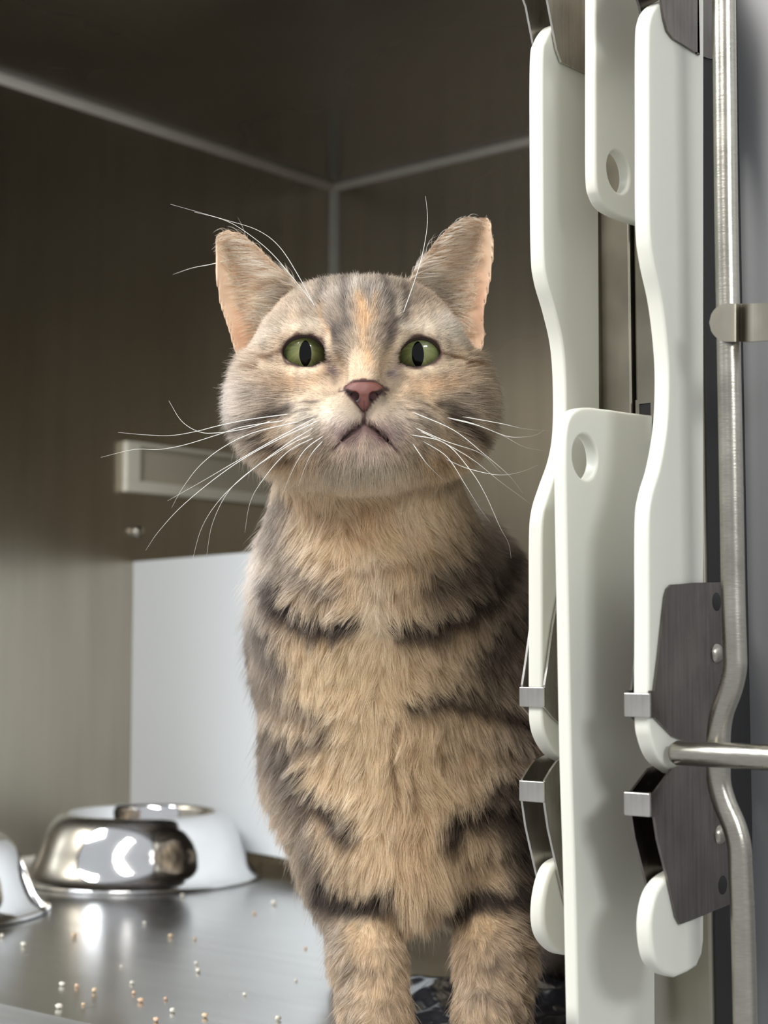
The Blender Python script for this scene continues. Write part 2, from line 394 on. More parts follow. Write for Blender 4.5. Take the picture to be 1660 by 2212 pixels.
E_left = catmull([(1228, 1850), (1200, 1866), (1184, 1898), (1174, 1950), (1174, 2000), (1186, 2036), (1212, 2060), (1246, 2066)], 6)
bE = flat_board('latch_board', AF, [tuple(p) for p in E_left] + [(1285, 2050), (1300, 2020), (1300, 1880), (1280, 1856), (1255, 1848)], .0075, bcap=.6485, bev=.0022)
tag(bE, 'short rounded white plastic latch piece at lower left, in the clip beside the cat\'s leg', 'latch board', 'white plastic latch boards')
F_left = catmull([(1468, 1880), (1440, 1898), (1418, 1930), (1407, 1978), (1407, 2030), (1416, 2076), (1436, 2102), (1462, 2112)], 6)
bF = flat_board('latch_board', CF, [tuple(p) for p in F_left] + [(1490, 2100), (1508, 2088), (1519, 2062), (1523, 2030), (1523, 1900), (1510, 1885), (1490, 1878)], .0072, bev=.0018)
tag(bF, 'short rounded white plastic latch piece at lower right, under the steel clip with painted dark reflection', 'latch board', 'white plastic latch boards')

def path_hit(px, py, path):
    best = None
    r = ray(px, py); dirw = np.array([r[0] * CT - ST, r[0] * ST + CT])
    for i in range(len(path) - 1):
        p = np.array(path[i]); e = np.array(path[i + 1]) - p
        m = np.array([[dirw[0], -e[0]], [dirw[1], -e[1]]])
        if abs(np.linalg.det(m)) < 1e-9: continue
        k, t = np.linalg.solve(m, p)
        lo = -1e9 if i == 0 else 0; hi = 1e9 if i == len(path) - 2 else 1
        if k > 0 and lo <= t <= hi:
            if best is None or k < best[0]: best = (k, t, i)
    k = best[0]
    return np.array([dirw[0] * k, dirw[1] * k, HC + r[2] * k])
def sheet(name, cols, tops, bots, path, thick, mat, parent, offset=0.0):
    """sheet metal following a plan path; outline by columns; thickness towards -x"""
    V = []; nn = len(cols)
    for x in cols:
        yt = np.interp(x, [t[0] for t in tops], [t[1] for t in tops]); yb = np.interp(x, [t[0] for t in bots], [t[1] for t in bots])
        p, q = path_hit(x, yt, path), path_hit(x, yb, path)
        cols3 = [(p, q)]
        if V and len(path) == 4 and offset == 0 and p[1] > path[2][1] - .001 and V[-1][1] < path[1][1] + .001:   # the fold between side plate and flange
            cols3 = []
            for (a_, b_) in (path[1], path[2]):
                Yd = -a_ * ST + b_ * CT
                cols3.append((np.array([a_, b_, HC + ray(x, yt)[2] * Yd]), np.array([a_, b_, HC + ray(x, yb)[2] * Yd])))
            cols3.append((p, q))
        for p, q in cols3:
            p[0] += offset; q[0] += offset
            V += [p, q, p - np.array([thick, 0, 0]), q - np.array([thick, 0, 0])]
    nn = len(V) // 4
    Fc = []
    for i in range(nn - 1):
        a = 4 * i; b = a + 4
        Fc += [(a, a + 1, b + 1, b), (a + 2, b + 2, b + 3, a + 3), (a, b, b + 2, a + 2), (a + 1, a + 3, b + 3, b + 1)]
    Fc += [(0, 2, 3, 1), (4 * nn - 4, 4 * nn - 3, 4 * nn - 1, 4 * nn - 2)]
    return mesh_obj(name, V, Fc, mat, parent)
def clip(label, path, tops, bots, band, a_left, pxs, screws=()):
    mt = M['clip_dark_reflect'] if screws or path is CP else M['clip']
    x0, x1, yb0, yb1 = band                # px of the band's right edge on the sheet plane, rows
    if path is CP: x1 -= 9; pxs = (pxs[0] - 9, pxs[1])
    f = onA(x1, (yb0 + yb1) / 2, path[0][0])
    root = empty('steel_clip', (float(f[0]), float(f[1]), float(f[2])))
    tag(root, label, 'clip', 'steel clips holding the latch boards')
    cols = sorted(set(list(np.linspace(pxs[0], pxs[1], 26)) + [t[0] for t in tops if pxs[0] <= t[0] <= pxs[1]] + [t[0] for t in bots if pxs[0] <= t[0] <= pxs[1]]))
    sheet('side_plate', cols, tops, bots, path, .0011, mt, root)
    inner = [c for c in cols if path_hit(c, 1400, path)[1] < path[1][1] - .002]
    sheet('side_plate', inner, tops, bots, path, .0011, mt, root, offset=a_left - path[0][0])
    pt, pb = onA(x1, yb0, path[0][0]), onA(x1, yb1, path[0][0])
    o = box('front_band', (a_left - .0012, f[1] - .0014, pb[2]), (path[0][0] + .0002, f[1] + .0006, pt[2]), M['clip'], root, bev=.0006)
    for (sx, sy, solid) in screws:
        c = path_hit(sx, sy, path)
        prof = [(0, .0022), (.0025, .0020), (.0040, .0012), (.0046, 0)] if solid else [(0, .00012), (.0040, .00012), (.0042, 0)]
        V, Fc = lathe(prof, 24)
        V = [(c[0] + v[2], c[1] + v[0], c[2] + v[1]) for v in V]
        mesh_obj('screw' if solid else 'bolt_hole_disc', V, Fc, M['rod'] if solid else M['dark'], root, smooth=True)  # open holes are thin dark discs, their inner shade given by colour
    return root
CP = [(-.3357, .565), (-.3357, .6245), (-.3500, .649), (-.3500, .70)]
CL = -.3462
clip('brushed steel clip with painted dark reflection on the right-hand board, above the horizontal rod', CP,
     [(1415, 1492), (1424, 1420), (1438, 1290), (1443, 1272), (1452, 1263), (1500, 1259), (1582, 1257)], [(1415, 1550), (1455, 1590), (1480, 1600), (1582, 1606)],
     (1367, 1415, 1497, 1550), CL, (1415, 1580), [(1550, 1412, True), (1549, 1300, False)])
clip('brushed steel clip with painted dark reflection on the right-hand board, below the horizontal rod', CP,
     [(1415, 1712), (1452, 1662), (1480, 1652), (1582, 1650)], [(1415, 1765), (1422, 1812), (1445, 1905), (1462, 1982), (1470, 1997), (1500, 1986), (1582, 1952)],
     (1367, 1415, 1713, 1765), CL, (1415, 1580), [(1557, 1803, True), (1562, 1912, False)])
clip('brushed steel clip with painted dark reflection at the top right, over the head of the right-hand board', CP,
     [(1418, -90), (1450, -190), (1560, -200)], [(1418, -38), (1430, 0), (1436, 40), (1443, 66), (1455, 82), (1512, 118), (1530, 126), (1560, 130)],
     (1370, 1418, -90, -38), CL, (1418, 1546), [])
AP = [(-.4012, .57), (-.4012, .649), (-.4012, .70)]
AL = -.4130
clip('grey steel clip beside the cat\'s chest, on the left-hand board', AP,
     [(1178, 1480), (1184, 1440), (1196, 1352), (1212, 1270), (1225, 1230), (1300, 1225)], [(1178, 1528), (1196, 1550), (1230, 1580), (1300, 1600)],
     (1132, 1178, 1484, 1528), AL, (1178, 1300))
clip('grey steel clip beside the cat\'s leg, above the short rounded piece', AP,
     [(1178, 1686), (1192, 1662), (1205, 1644), (1240, 1625), (1300, 1610)], [(1178, 1734), (1186, 1790), (1205, 1876), (1222, 1950), (1240, 1990), (1300, 1960)],
     (1132, 1178, 1688, 1734), AL, (1178, 1300))
clip('grey steel clip at the top, over the head of the left-hand board', AP,
     [(1166, -90), (1190, -160), (1300, -170)], [(1166, -50), (1184, 0), (1195, 58), (1204, 106), (1214, 134), (1262, 156), (1300, 168)],
     (1126, 1166, -90, -50), AL, (1166, 1300))

# vertical and horizontal door rods of the neighbouring gate
gate = empty('gate_rod', tuple(float(v) for v in onB(1600, 2400, .600)))
tag(gate, 'vertical satin steel rod with a kink, right of the latch boards', 'rod')
rp = [(1563, -120, 24), (1565, 0, 24), (1569, 400, 25.5), (1573, 640, 26.5), (1578, 900, 27), (1582, 1120, 26.5), (1585, 1300, 26), (1588, 1400, 26), (1588, 1445, 26), (1578, 1490, 26), (1560, 1540, 26),
      (1553, 1590, 27), (1553, 1640, 27), (1554, 1690, 27), (1566, 1735, 27), (1587, 1785, 27), (1598, 1830, 27), (1601, 1890, 27), (1606, 2000, 27), (1611, 2212, 27), (1613, 2330, 27)]
rp = catmull(rp, 8)
pts = [onB(p[0], p[1], .600) for p in rp]
V, Fc = tube_geo(pts, [.00485] * len(pts), 24)
mesh_obj('rod', V, Fc, M['rod'], gate, smooth=True)
z_h = onB(1550, 1629, .5885)
hr = [onB(1455, 1626, .5885), onB(1500, 1628, .5885)]
x_start = hr[0][0]; zh = hr[0][2]
hp = [(x_start - .0, .5885, zh), (x_start + .002, .5885, zh), (-.25, .5885, zh - .0003), (-.12, .5885, zh - .0006), (.02, .5885, zh - .001)]
hp[0] = (max(x_start, -.3345), .5885, zh)
V, Fc = tube_geo(hp, [.0040, .0050, .0051, .0051, .0051], 24)
tag(mesh_obj('cross_rod', V, Fc, M['rod'], smooth=True), 'horizontal satin steel rod running off the right edge below the kink', 'rod')
# spring tab clipped over the vertical rod
tb = onB(1575, 697, .594)
prof = [(1533, .5935), (1545, .5935), (1560, .5937), (1575, .5937), (1588, .5940), (1594, .5955), (1598, .5985), (1602, .6000), (1607, .5990), (1612, .5955), (1618, .5935), (1630, .5925), (1660, .592), (1720, .592), (1780, .600), (1840, .66)]
V = []; rows = 13
for (x, b) in catmull([(p[0], p[1] * 1000) for p in prof], 3):
    b /= 1000
    hh = 41 if x > 1574 else 41 * math.sqrt(max(0.0, 1 - ((1574 - x) / 41.0) ** 2)) + .3
    yc = 697 if x < 1620 else 697 - (x - 1620) * .05
    p, q = onB(x, yc - hh, b), onB(x, yc + hh, b)
    V += [p, q, p + np.array([0, .0011, 0]), q + np.array([0, .0011, 0])]
nn = len(V) // 4; Fc = []
for i in range(nn - 1):
    a = 4 * i; b = a + 4
    Fc += [(a, a + 1, b + 1, b), (a + 2, b + 2, b + 3, a + 3), (a, b, b + 2, a + 2), (a + 1, a + 3, b + 3, b + 1)]
Fc += [(0, 2, 3, 1), (4 * nn - 4, 4 * nn - 3, 4 * nn - 1, 4 * nn - 2)]
tag(mesh_obj('spring_tab', V, Fc, M['frame'], smooth=False), 'flat steel tab with a round end clipped across the vertical rod', 'tab')

# ------------------------------------------------------------------ the cat
# authored in the view-aligned ground frame (x right, y away, z up); object origin under the cat
SZ = 1.09                                          # overall size of the cat
ZF = HC - HC / SZ                                  # kennel floor height in the cat's authoring frame
CO = np.array([0.022, 0.937, 0.0])
def fin(p): return (np.asarray(p, float) - (0, 0, HC)) * SZ + (0, 0, HC) - CO
def PP(px, py, Z): return P(px, py, Z)
def proj(p):
    """ground-frame points -> photo pixel coordinates (used only to lay out the coat pattern)"""
    x, y, z = p[..., 0], p[..., 1], p[..., 2] - HC
    f = y * math.cos(TILT) + z * math.sin(TILT); u = -y * math.sin(TILT) + z * math.cos(TILT)
    return 830 + F * x / f, 1106 - F * u / f
def ell(p, c, r):
    q = p - np.asarray(c, np.float32); r = np.asarray(r, np.float32)
    k0 = np.sqrt(((q / r) ** 2).sum(-1)); k1 = np.sqrt(((q / (r * r)) ** 2).sum(-1)) + 1e-9
    return k0 * (k0 - 1) / k1
def cap(p, a, b, ra, rb):
    a = np.asarray(a, np.float32); b = np.asarray(b, np.float32)
    ab = b - a; q = p - a; t = np.clip((q @ ab) / float(ab @ ab), 0, 1)
    return np.sqrt(((q - t[..., None] * ab) ** 2).sum(-1)) - (ra + (rb - ra) * t)
def smin(a, b, k):
    h = np.clip(0.5 + 0.5 * (b - a) / k, 0, 1); return b + (a - b) * h - k * h * (1 - h)
def smax(a, b, k): return -smin(-a, -b, k)
def poly_sd(x, y, poly):
    """signed distance to a closed 2-D polygon, negative inside"""
    poly = np.asarray(poly, np.float32); n = len(poly)
    d = np.full(x.shape, 1e9, np.float32); ins = np.zeros(x.shape, bool)
    for i in range(n):
        ax, ay = poly[i]; bx, by = poly[(i + 1) % n]; ex, ey = bx - ax, by - ay
        wx, wy = x - ax, y - ay; t = np.clip((wx * ex + wy * ey) / (ex * ex + ey * ey + 1e-12), 0, 1)
        d = np.minimum(d, (wx - t * ex) ** 2 + (wy - t * ey) ** 2)
        if abs(ey) > 1e-12:
            c = ((ay > y) != (by > y)) & (x < ex * (y - ay) / ey + ax); ins ^= c
    d = np.sqrt(d); return np.where(ins, -d, d)

EYES = []
EYE_L = [(610, 762), (617, 744), (632, 731), (655, 724), (678, 728), (695, 741), (704, 758), (710, 778), (699, 783), (680, 791), (655, 793), (632, 786), (617, 775)]
EYE_R = [(857, 781), (862, 762), (874, 744), (893, 731), (915, 729), (934, 736), (947, 750), (952, 765), (943, 778), (925, 789), (902, 793), (880, 790), (866, 786)]
YE = 0.704
for c, poly, pup in (((661, 760), EYE_L, (660, 764)), ((906, 762), EYE_R, (903, 766))):
    ctr = PP(c[0], c[1], YE + 0.0118)
    EYES.append(dict(c=ctr, r=0.0120, poly=catmull([PP(x, y, YE)[[0, 2]] for x, y in poly], 3, True), pupil=pup, px=poly))

def ear_sd(p, poly_px, Yb, Yt, side):
    px, py = proj(p)
    x0, z0 = PP(poly_px['root'][0], poly_px['root'][1], .74)[[0, 2]]
    out = catmull([PP(x, y, .735)[[0, 2]] for x, y in poly_px['o']], 3, True)
    # scale x,z back to the reference depth so the outline holds over the ear's depth
    k = .735 / p[..., 1]
    x = p[..., 0] * k; z = (p[..., 2] - HC) * k + HC
    d2 = poly_sd(x, z, out)
    tz = np.clip((z - z0) / .05, 0, 1)
    yc = Yb + (Yt - Yb) * tz
    inner = np.clip(-d2, 0, .016)
    surf = yc + 0.016 * (1 - ((.016 - inner) / .016) ** 2)          # hollow: deepest in the middle
    a = np.abs(p[..., 1] - surf) - .0016
    return smax(d2, a, .0022)
EARL = dict(o=[(640, 610), (604, 577), (564, 536), (534, 510), (508, 498), (484, 497), (468, 506), (460, 524), (459, 560), (466, 610), (474, 660), (492, 712), (505, 760), (530, 800), (600, 760), (660, 690)], root=(575, 740))
EARR = dict(o=[(884, 604), (910, 562), (945, 512), (978, 482), (1008, 465), (1034, 460), (1054, 468), (1066, 490), (1068, 560), (1060, 620), (1048, 680), (1050, 735), (1020, 790), (950, 760), (880, 680)], root=(970, 730))

def head_sd(p):
    d = ell(p, PP(778, 752, .745), (.0455, .0450, .0290))                      # skull
    d = smin(d, ell(p, PP(779, 850, .742), (.0490, .0450, .0320)), .020)
    d = smin(d, ell(p, PP(596, 885, .733), (.0195, .026, .0250)), .018)          # cheeks
    d = smin(d, ell(p, PP(973, 885, .733), (.0190, .026, .0250)), .018)
    d = smin(d, ell(p, PP(665, 715, .716), (.017, .014, .0085)), .012)          # brows
    d = smin(d, ell(p, PP(900, 715, .716), (.017, .014, .0085)), .012)
    d = smin(d, cap(p, PP(787, 690, .706), PP(787, 832, .682), .0150, .0085), .014)   # bridge
    d = smin(d, ell(p, PP(715, 915, .698), (.0175, .0170, .0135)), .012)        # whisker pads
    d = smin(d, ell(p, PP(858, 915, .698), (.0175, .0170, .0135)), .012)
    d = smin(d, ell(p, PP(757, 912, .689), (.0100, .0100, .0100)), .007)
    d = smin(d, ell(p, PP(817, 912, .689), (.0100, .0100, .0100)), .007)
    d = smin(d, ell(p, PP(788, 980, .699), (.0150, .0145, .0078)), .010)        # chin
    d = smin(d, ell(p, PP(782, 975, .725), (.036, .030, .015)), .020)           # jaw
    for sx in (722, 846): d = smin(d, ell(p, PP(sx, 690, .745), (.017, .028, .0105)), .016)
    # mouth and philtrum grooves
    g = cap(p, PP(787, 885, .676), PP(787, 913, .678), .0011, .0011)
    ml = [PP(787, 914, .679), PP(765, 927, .681), PP(742, 946, .684), PP(722, 968, .689)]
    mr = [PP(787, 914, .679), PP(810, 927, .681), PP(833, 946, .684), PP(855, 968, .689)]
    for m in (ml, mr):
        for i in range(3): g = np.minimum(g, cap(p, m[i], m[i + 1], .0012, .0014))
    d = smax(d, -g, .0035)
    # hollows beside the nose bridge, in front of the eyes
    d = smax(d, -ell(p, PP(722, 800, .686), (.006, .010, .008)), .008)
    d = smax(d, -ell(p, PP(852, 800, .686), (.006, .010, .008)), .008)
    for e in EYES:                                                              # lids close over the eyeball, then the opening is cut
        d = smin(d, np.sqrt(((p - e['c'].astype(np.float32)) ** 2).sum(-1)) - (e['r'] + .0016), .006)
        k = YE / p[..., 1]; x = p[..., 0] * k; z = (p[..., 2] - HC) * k + HC
        m = (np.abs(x - e['c'][0]) < .02) & (np.abs(z - e['c'][2]) < .02) & (p[..., 1] < e['c'][1])
        cut = np.full(x.shape, 1.0, np.float32)
        if m.any(): cut[m] = np.maximum(poly_sd(x[m], z[m], e['poly']), p[..., 1][m] - e['c'][1])
        d = smax(d, -cut, .0012)
    return d
def body_sd(p):
    d = cap(p, PP(790, 960, .770), PP(800, 1230, .795), .0400, .0500)           # neck
    d = smin(d, ell(p, PP(822, 1320, .800), (.0560, .042, .050)), .03)          # chest
    d = smin(d, ell(p, PP(848, 1560, .805), (.0500, .040, .050)), .03)
    d = smin(d, ell(p, PP(860, 1780, .805), (.0400, .036, .040)), .02)
    d = smin(d, ell(p, PP(880, 1900, .800), (.0150, .024, .020)), .02)
    d = smin(d, ell(p, PP(706, 1500, .840), (.0245, .045, .055)), .03)          # shoulders
    d = smin(d, ell(p, PP(1058, 1500, .840), (.0290, .045, .055)), .03)
    d = smin(d, cap(p, PP(858, 1370, .90), PP(915, 1390, 1.10), .0790, .076), .04)   # barrel
    d = smin(d, cap(p, PP(905, 1390, 1.10), PP(930, 1420, 1.20), .070, .064), .04)   # rump
    # front legs: shoulder, elbow, wrist, paw
    for q in ([(PP(722, 1680, .822), .0270), (PP(762, 1890, .820), .0190), (PP(796, 2080, .785), .0145), (PP(812, 2200, .772), .0135), (PP(818, 2290, .766), .0125)],
              [(PP(1040, 1680, .822), .0300), (PP(1066, 1890, .820), .0225), (PP(1072, 2080, .785), .0160), (PP(1062, 2200, .772), .0140), (PP(1058, 2290, .766), .0130)]):
        for i in range(len(q) - 1): d = smin(d, cap(p, q[i][0], q[i + 1][0], q[i][1], q[i + 1][1]), .012 if i else .03)
        w = q[-1][0]; pw = np.array([w[0], w[1] - .008, .0115 + ZF])
        d = smin(d, ell(p, pw, (.0175, .023, .0115)), .008)
        for k in (-1.5, -.5, .5, 1.5):
            d = smin(d, ell(p, (pw[0] + k * .0082, pw[1] - .018 + abs(k) * .003, .0085 + ZF), (.0052, .009, .0083)), .003)
    # hind legs: thigh, hock, pastern, paw
    for sx in (-1, 1):
        bx = .042 + sx * .052; q = [((bx, 1.10, .175), .046), ((bx + sx * .010, 1.00, .105), .028), ((bx + sx * .008, 1.07, .070), .018), ((bx + sx * .006, 1.02, .018 + ZF), .014)]
        for i in range(3): d = smin(d, cap(p, q[i][0], q[i + 1][0], q[i][1], q[i + 1][1]), .02)
        d = smin(d, ell(p, (bx + sx * .006, 1.00, .0130 + ZF), (.0165, .026, .0130)), .010)
    tl = [(.085, 1.25, .20), (.095, 1.33, .15), (.10, 1.37, .10), (.09, 1.39, .055), (.05, 1.39, .014 + ZF)]
    for i in range(4): d = smin(d, cap(p, tl[i], tl[i + 1], .013 - i * .001, .012 - i * .001), .008)
    return d
def cat_sd(p):
    p = p.astype(np.float32)
    d = body_sd(p); 
    m = (p[..., 2] > .24) & (p[..., 1] < .86)
    if m.any():
        q = p[m]; h = head_sd(q); e = np.minimum(ear_sd(q, EARL, .748, .738, -1), ear_sd(q, EARR, .748, .738, 1))
        h = smin(h, e, .006); d[m] = smin(d[m], h, .016)
    d = np.maximum(d, ZF + .0016 - p[..., 2])
    return d

def axis(segs):
    out = [segs[0][0]]
    for a, b, s in segs:
        n = max(1, int(round((b - a) / s))); out += list(np.linspace(a, b, n + 1)[1:])
    return np.array(out)
gx = axis([(-.105, -.078, .0025), (-.078, .062, .0011), (.062, .155, .0025)])
gy = axis([(.655, .765, .0011), (.765, .90, .0022), (.90, 1.42, .005)])
gz = axis([(-.004, .24, .0025), (.24, .40, .0011), (.40, .42, .0011)])
def surface_nets(gx, gy, gz, fn):
    nx, ny, nz = len(gx), len(gy), len(gz); D = np.empty((nx, ny, nz), np.float32)
    for j0 in range(0, ny, 16):
        j1 = min(ny, j0 + 16)
        G = np.stack(np.meshgrid(gx, gy[j0:j1], gz, indexing='ij'), -1); D[:, j0:j1] = fn(G)
    S = D < 0
    cnt = np.zeros((nx - 1, ny - 1, nz - 1), np.int8)
    for dx in (0, 1):
        for dy in (0, 1):
            for dz in (0, 1): cnt += S[dx:nx - 1 + dx, dy:ny - 1 + dy, dz:nz - 1 + dz]
    act = (cnt > 0) & (cnt < 8); I, J, K = np.nonzero(act)
    idx = np.full(act.shape, -1, np.int64); idx[I, J, K] = np.arange(len(I))
    acc = np.zeros((len(I), 3)); w = np.zeros(len(I)); g = (gx, gy, gz)
    cs = [(a, b, c) for a in (0, 1) for b in (0, 1) for c in (0, 1)]
    for a in cs:
        for ax in range(3):
            if a[ax]: continue
            b = list(a); b[ax] = 1
            va = D[I + a[0], J + a[1], K + a[2]]; vb = D[I + b[0], J + b[1], K + b[2]]
            m = (va < 0) != (vb < 0); t = np.where(m, va / (va - vb + 1e-20), 0)
            pa = np.stack([gx[I + a[0]], gy[J + a[1]], gz[K + a[2]]], -1); pb = np.stack([gx[I + b[0]], gy[J + b[1]], gz[K + b[2]]], -1)
            acc[m] += (pa + (pb - pa) * t[:, None])[m]; w[m] += 1
    V = acc / w[:, None]; Q = []
    for ax in range(3):
        sl0 = [slice(1, n - 1) for n in (nx, ny, nz)]; sl0[ax] = slice(0, (nx, ny, nz)[ax] - 1)
        sl1 = list(sl0); sl1[ax] = slice(1, (nx, ny, nz)[ax])
        s0 = S[tuple(sl0)]; s1 = S[tuple(sl1)]; m = s0 != s1; i = np.stack(np.nonzero(m), -1)
        off = np.array([1, 1, 1]); off[ax] = 0; i = i + off
        u, v = (ax + 1) % 3, (ax + 2) % 3; eu = np.zeros(3, int); eu[u] = 1; ev = np.zeros(3, int); ev[v] = 1
        c = [idx[tuple((i - a).T)] for a in (eu + ev, ev, 0 * eu, eu)]
        q = np.stack(c, -1); fl = s0[m]; q[~fl] = q[~fl][:, ::-1]; Q.append(q)
    Q = np.concatenate(Q); Q = Q[(Q >= 0).all(1)]
    return V, Q
CV, CQ = surface_nets(gx, gy, gz, cat_sd)
def vnormals(V, Q):
    n = np.cross(V[Q[:, 2]] - V[Q[:, 0]], V[Q[:, 3]] - V[Q[:, 1]]); N = np.zeros_like(V)
    for k in range(4): np.add.at(N, Q[:, k], n)
    return N / (np.linalg.norm(N, axis=1)[:, None] + 1e-12)
# relax the thin ear shells so that their rims run smooth
_e = np.concatenate([CQ[:, [0, 1]], CQ[:, [1, 2]], CQ[:, [2, 3]], CQ[:, [3, 0]]]); _m = (CV[:, 2] > .33) & (CV[:, 1] < .80)
for _ in range(4):
    acc_ = np.zeros_like(CV); cn_ = np.zeros(len(CV)); np.add.at(acc_, _e[:, 0], CV[_e[:, 1]]); np.add.at(acc_, _e[:, 1], CV[_e[:, 0]])
    np.add.at(cn_, _e[:, 0], 1); np.add.at(cn_, _e[:, 1], 1); CV[_m] += .5 * (acc_[_m] / cn_[_m][:, None] - CV[_m])
CN = vnormals(CV, CQ)

# ---- coat pattern: (photo-space layout of the markings, with rim light and leg shade painted in)
def blend(col, m, c): m = np.clip(m, 0, 1)[:, None]; return col * (1 - m) + np.asarray(c, float) * m
def blob(px, py, cx, cy, rx, ry): return np.exp(-(((px - cx) / rx) ** 2 + ((py - cy) / ry) ** 2) * 1.2)
def stroke(px, py, pts, w):
    pts = catmull(pts, 4) if len(pts) > 2 else np.asarray(pts, float); d = np.full(px.shape, 1e9)
    for i in range(len(pts) - 1):
        ax, ay = pts[i]; ex, ey = pts[i + 1] - pts[i]; t = np.clip(((px - ax) * ex + (py - ay) * ey) / (ex * ex + ey * ey + 1e-9), 0, 1)
        d = np.minimum(d, (px - ax - t * ex) ** 2 + (py - ay - t * ey) ** 2)
    return np.exp(-(np.sqrt(d) / (w * .62)) ** 2.4)
HEADC = PP(780, 830, .74)
def masks(p):
    px, py = proj(p); q = p
    hd = 1 / (1 + np.exp(-( (1052 - 14 * np.abs((px - 790) / 250) ** 3 * 6) - py) / 9.0)) * (p[:, 1] < .86)
    return px, py, hd
def coat(p, jitter=0.0):
    px, py, hd = masks(p)
    if jitter is not None:
        jm = 1 - .85 * blob(px, py, 787, 930, 110, 60); px = px + vnoise(p * 260, 5) * 6 * jm; py = py + vnoise(p * 260, 6) * 6 * jm
    n = len(p); nz = vnoise(p * 60, 9); nf = vnoise(p * 420 * np.array([1, 1, .35]), 12)
    # --- body
    body = np.tile(np.array([228, 204, 170.]), (n, 1))
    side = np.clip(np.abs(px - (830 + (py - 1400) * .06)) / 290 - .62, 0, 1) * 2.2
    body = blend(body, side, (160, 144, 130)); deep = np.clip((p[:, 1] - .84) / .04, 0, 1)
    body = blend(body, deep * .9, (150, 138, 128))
    st = (np.sin(p[:, 1] * 150 + 1.2 * vnoise(p * 14, 3) * 3) * .5 + .5) ** 2 * deep
    body = blend(body, st * .75, (84, 72, 64))
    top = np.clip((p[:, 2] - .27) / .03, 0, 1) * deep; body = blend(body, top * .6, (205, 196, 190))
    body = blend(body, blob(px, py, 542, 1200, 42, 150) * .9, (236, 230, 226)); body = blend(body, blob(px, py, 1110, 1120, 50, 110) * .7, (176, 164, 156))  # whitish left flank edge: rim sheen put into the coat colour
    body = blend(body, blob(px, py, 800, 1120, 80, 60) * .5, (196, 158, 118)); body = blend(body, blob(px, py, 880, 1110, 50, 60) * .6, (222, 204, 178))
    body = blend(body, stroke(px, py, [(800, 1230), (810, 1290), (815, 1370)], 60) * .6, (240, 226, 204))
    body = blend(body, blob(px, py, 740, 1450, 130, 70) * .5, (240, 218, 180)); body = blend(body, blob(px, py, 790, 1640, 70, 130) * .5, (234, 212, 176))
    body = blend(body, blob(px, py, 890, 1850, 60, 140) * .5, (184, 156, 122))
    for pts, w, c, a in [
        ([(596, 1100), (590, 1170), (640, 1250), (700, 1280)], 60, (128, 112, 100), .75),
        ([(1090, 1060), (1070, 1150), (1030, 1230), (960, 1270)], 80, (122, 106, 92), .8),
        ([(640, 1090), (720, 1150), (790, 1160)], 26, (176, 140, 104), .4), ([(700, 1230), (790, 1240), (900, 1220), (980, 1180)], 22, (150, 122, 94), .45),
        ([(640, 1300), (740, 1290), (860, 1290), (960, 1260)], 20, (152, 126, 100), .4),
        ([(576, 1262), (592, 1306), (640, 1346), (700, 1362), (752, 1354)], 34, (60, 48, 44), .95),
        ([(868, 1368), (930, 1366), (1000, 1338), (1060, 1290), (1110, 1200)], 38, (68, 54, 46), .9),
        ([(548, 1350), (580, 1420), (610, 1460)], 40, (118, 106, 98), .8), ([(556, 1470), (600, 1520), (680, 1550)], 44, (120, 106, 94), .7),
        ([(1150, 1320), (1110, 1380), (1040, 1440)], 50, (110, 94, 82), .8), ([(560, 1580), (620, 1610), (700, 1600)], 34, (96, 82, 72), .75),
        ([(896, 1532), (960, 1518), (1050, 1530), (1140, 1560)], 30, (84, 68, 56), .85), ([(1140, 1440), (1080, 1480), (1000, 1500)], 34, (112, 96, 82), .6),
        ([(860, 1560), (850, 1660), (858, 1740)], 12, (120, 92, 66), .55), ([(905, 1580), (890, 1680), (900, 1760)], 12, (120, 92, 66), .5),
        ([(960, 1640), (1040, 1620), (1130, 1640)], 18, (120, 98, 76), .6), ([(585, 1640), (640, 1760), (680, 1900), (720, 2060)], 52, (134, 120, 110), .85),
        ([(668, 1728), (712, 1762), (756, 1812)], 34, (74, 60, 52), .95), ([(640, 1680), (610, 1640)], 30, (90, 78, 70), .7),
        ([(978, 1812), (1000, 1776), (1060, 1762), (1130, 1742)], 40, (72, 58, 48), .9), ([(1060, 1706), (1110, 1700), (1160, 1730)], 30, (70, 56, 48), .8),
        ([(990, 1880), (1060, 1862), (1140, 1850)], 18, (124, 104, 84), .5), ([(640, 1880), (700, 1870), (760, 1880)], 20, (130, 110, 90), .5),
        ([(696, 1938), (740, 1958), (790, 1960), (836, 1950)], 42, (48, 38, 34), .97), ([(985, 1975), (1040, 1948), (1100, 1944), (1160, 1930)], 44, (54, 43, 37), .97),
        ([(730, 2090), (770, 2096), (806, 2104)], 16, (96, 80, 66), .75), ([(722, 2030), (740, 2110), (760, 2210)], 30, (138, 124, 112), .75),
        ([(1052, 2100), (1100, 2072), (1150, 2060)], 28, (66, 54, 46), .85), ([(1040, 2150), (1090, 2170), (1130, 2200)], 30, (76, 62, 54), .8),
        ([(1120, 1780), (1150, 1900), (1180, 2020)], 70, (74, 62, 54), .85), ([(720, 2160), (800, 2170), (880, 2165)], 16, (110, 92, 76), .5),
        ([(730, 2260), (800, 2270), (880, 2265)], 24, (80, 66, 56), .7), ([(970, 2250), (1040, 2260), (1110, 2265)], 24, (80, 66, 56), .7)]:
        front = np.clip((.90 - p[:, 1]) / .04, 0, 1)
        body = blend(body, stroke(px, py, pts, w) * a * front, c)
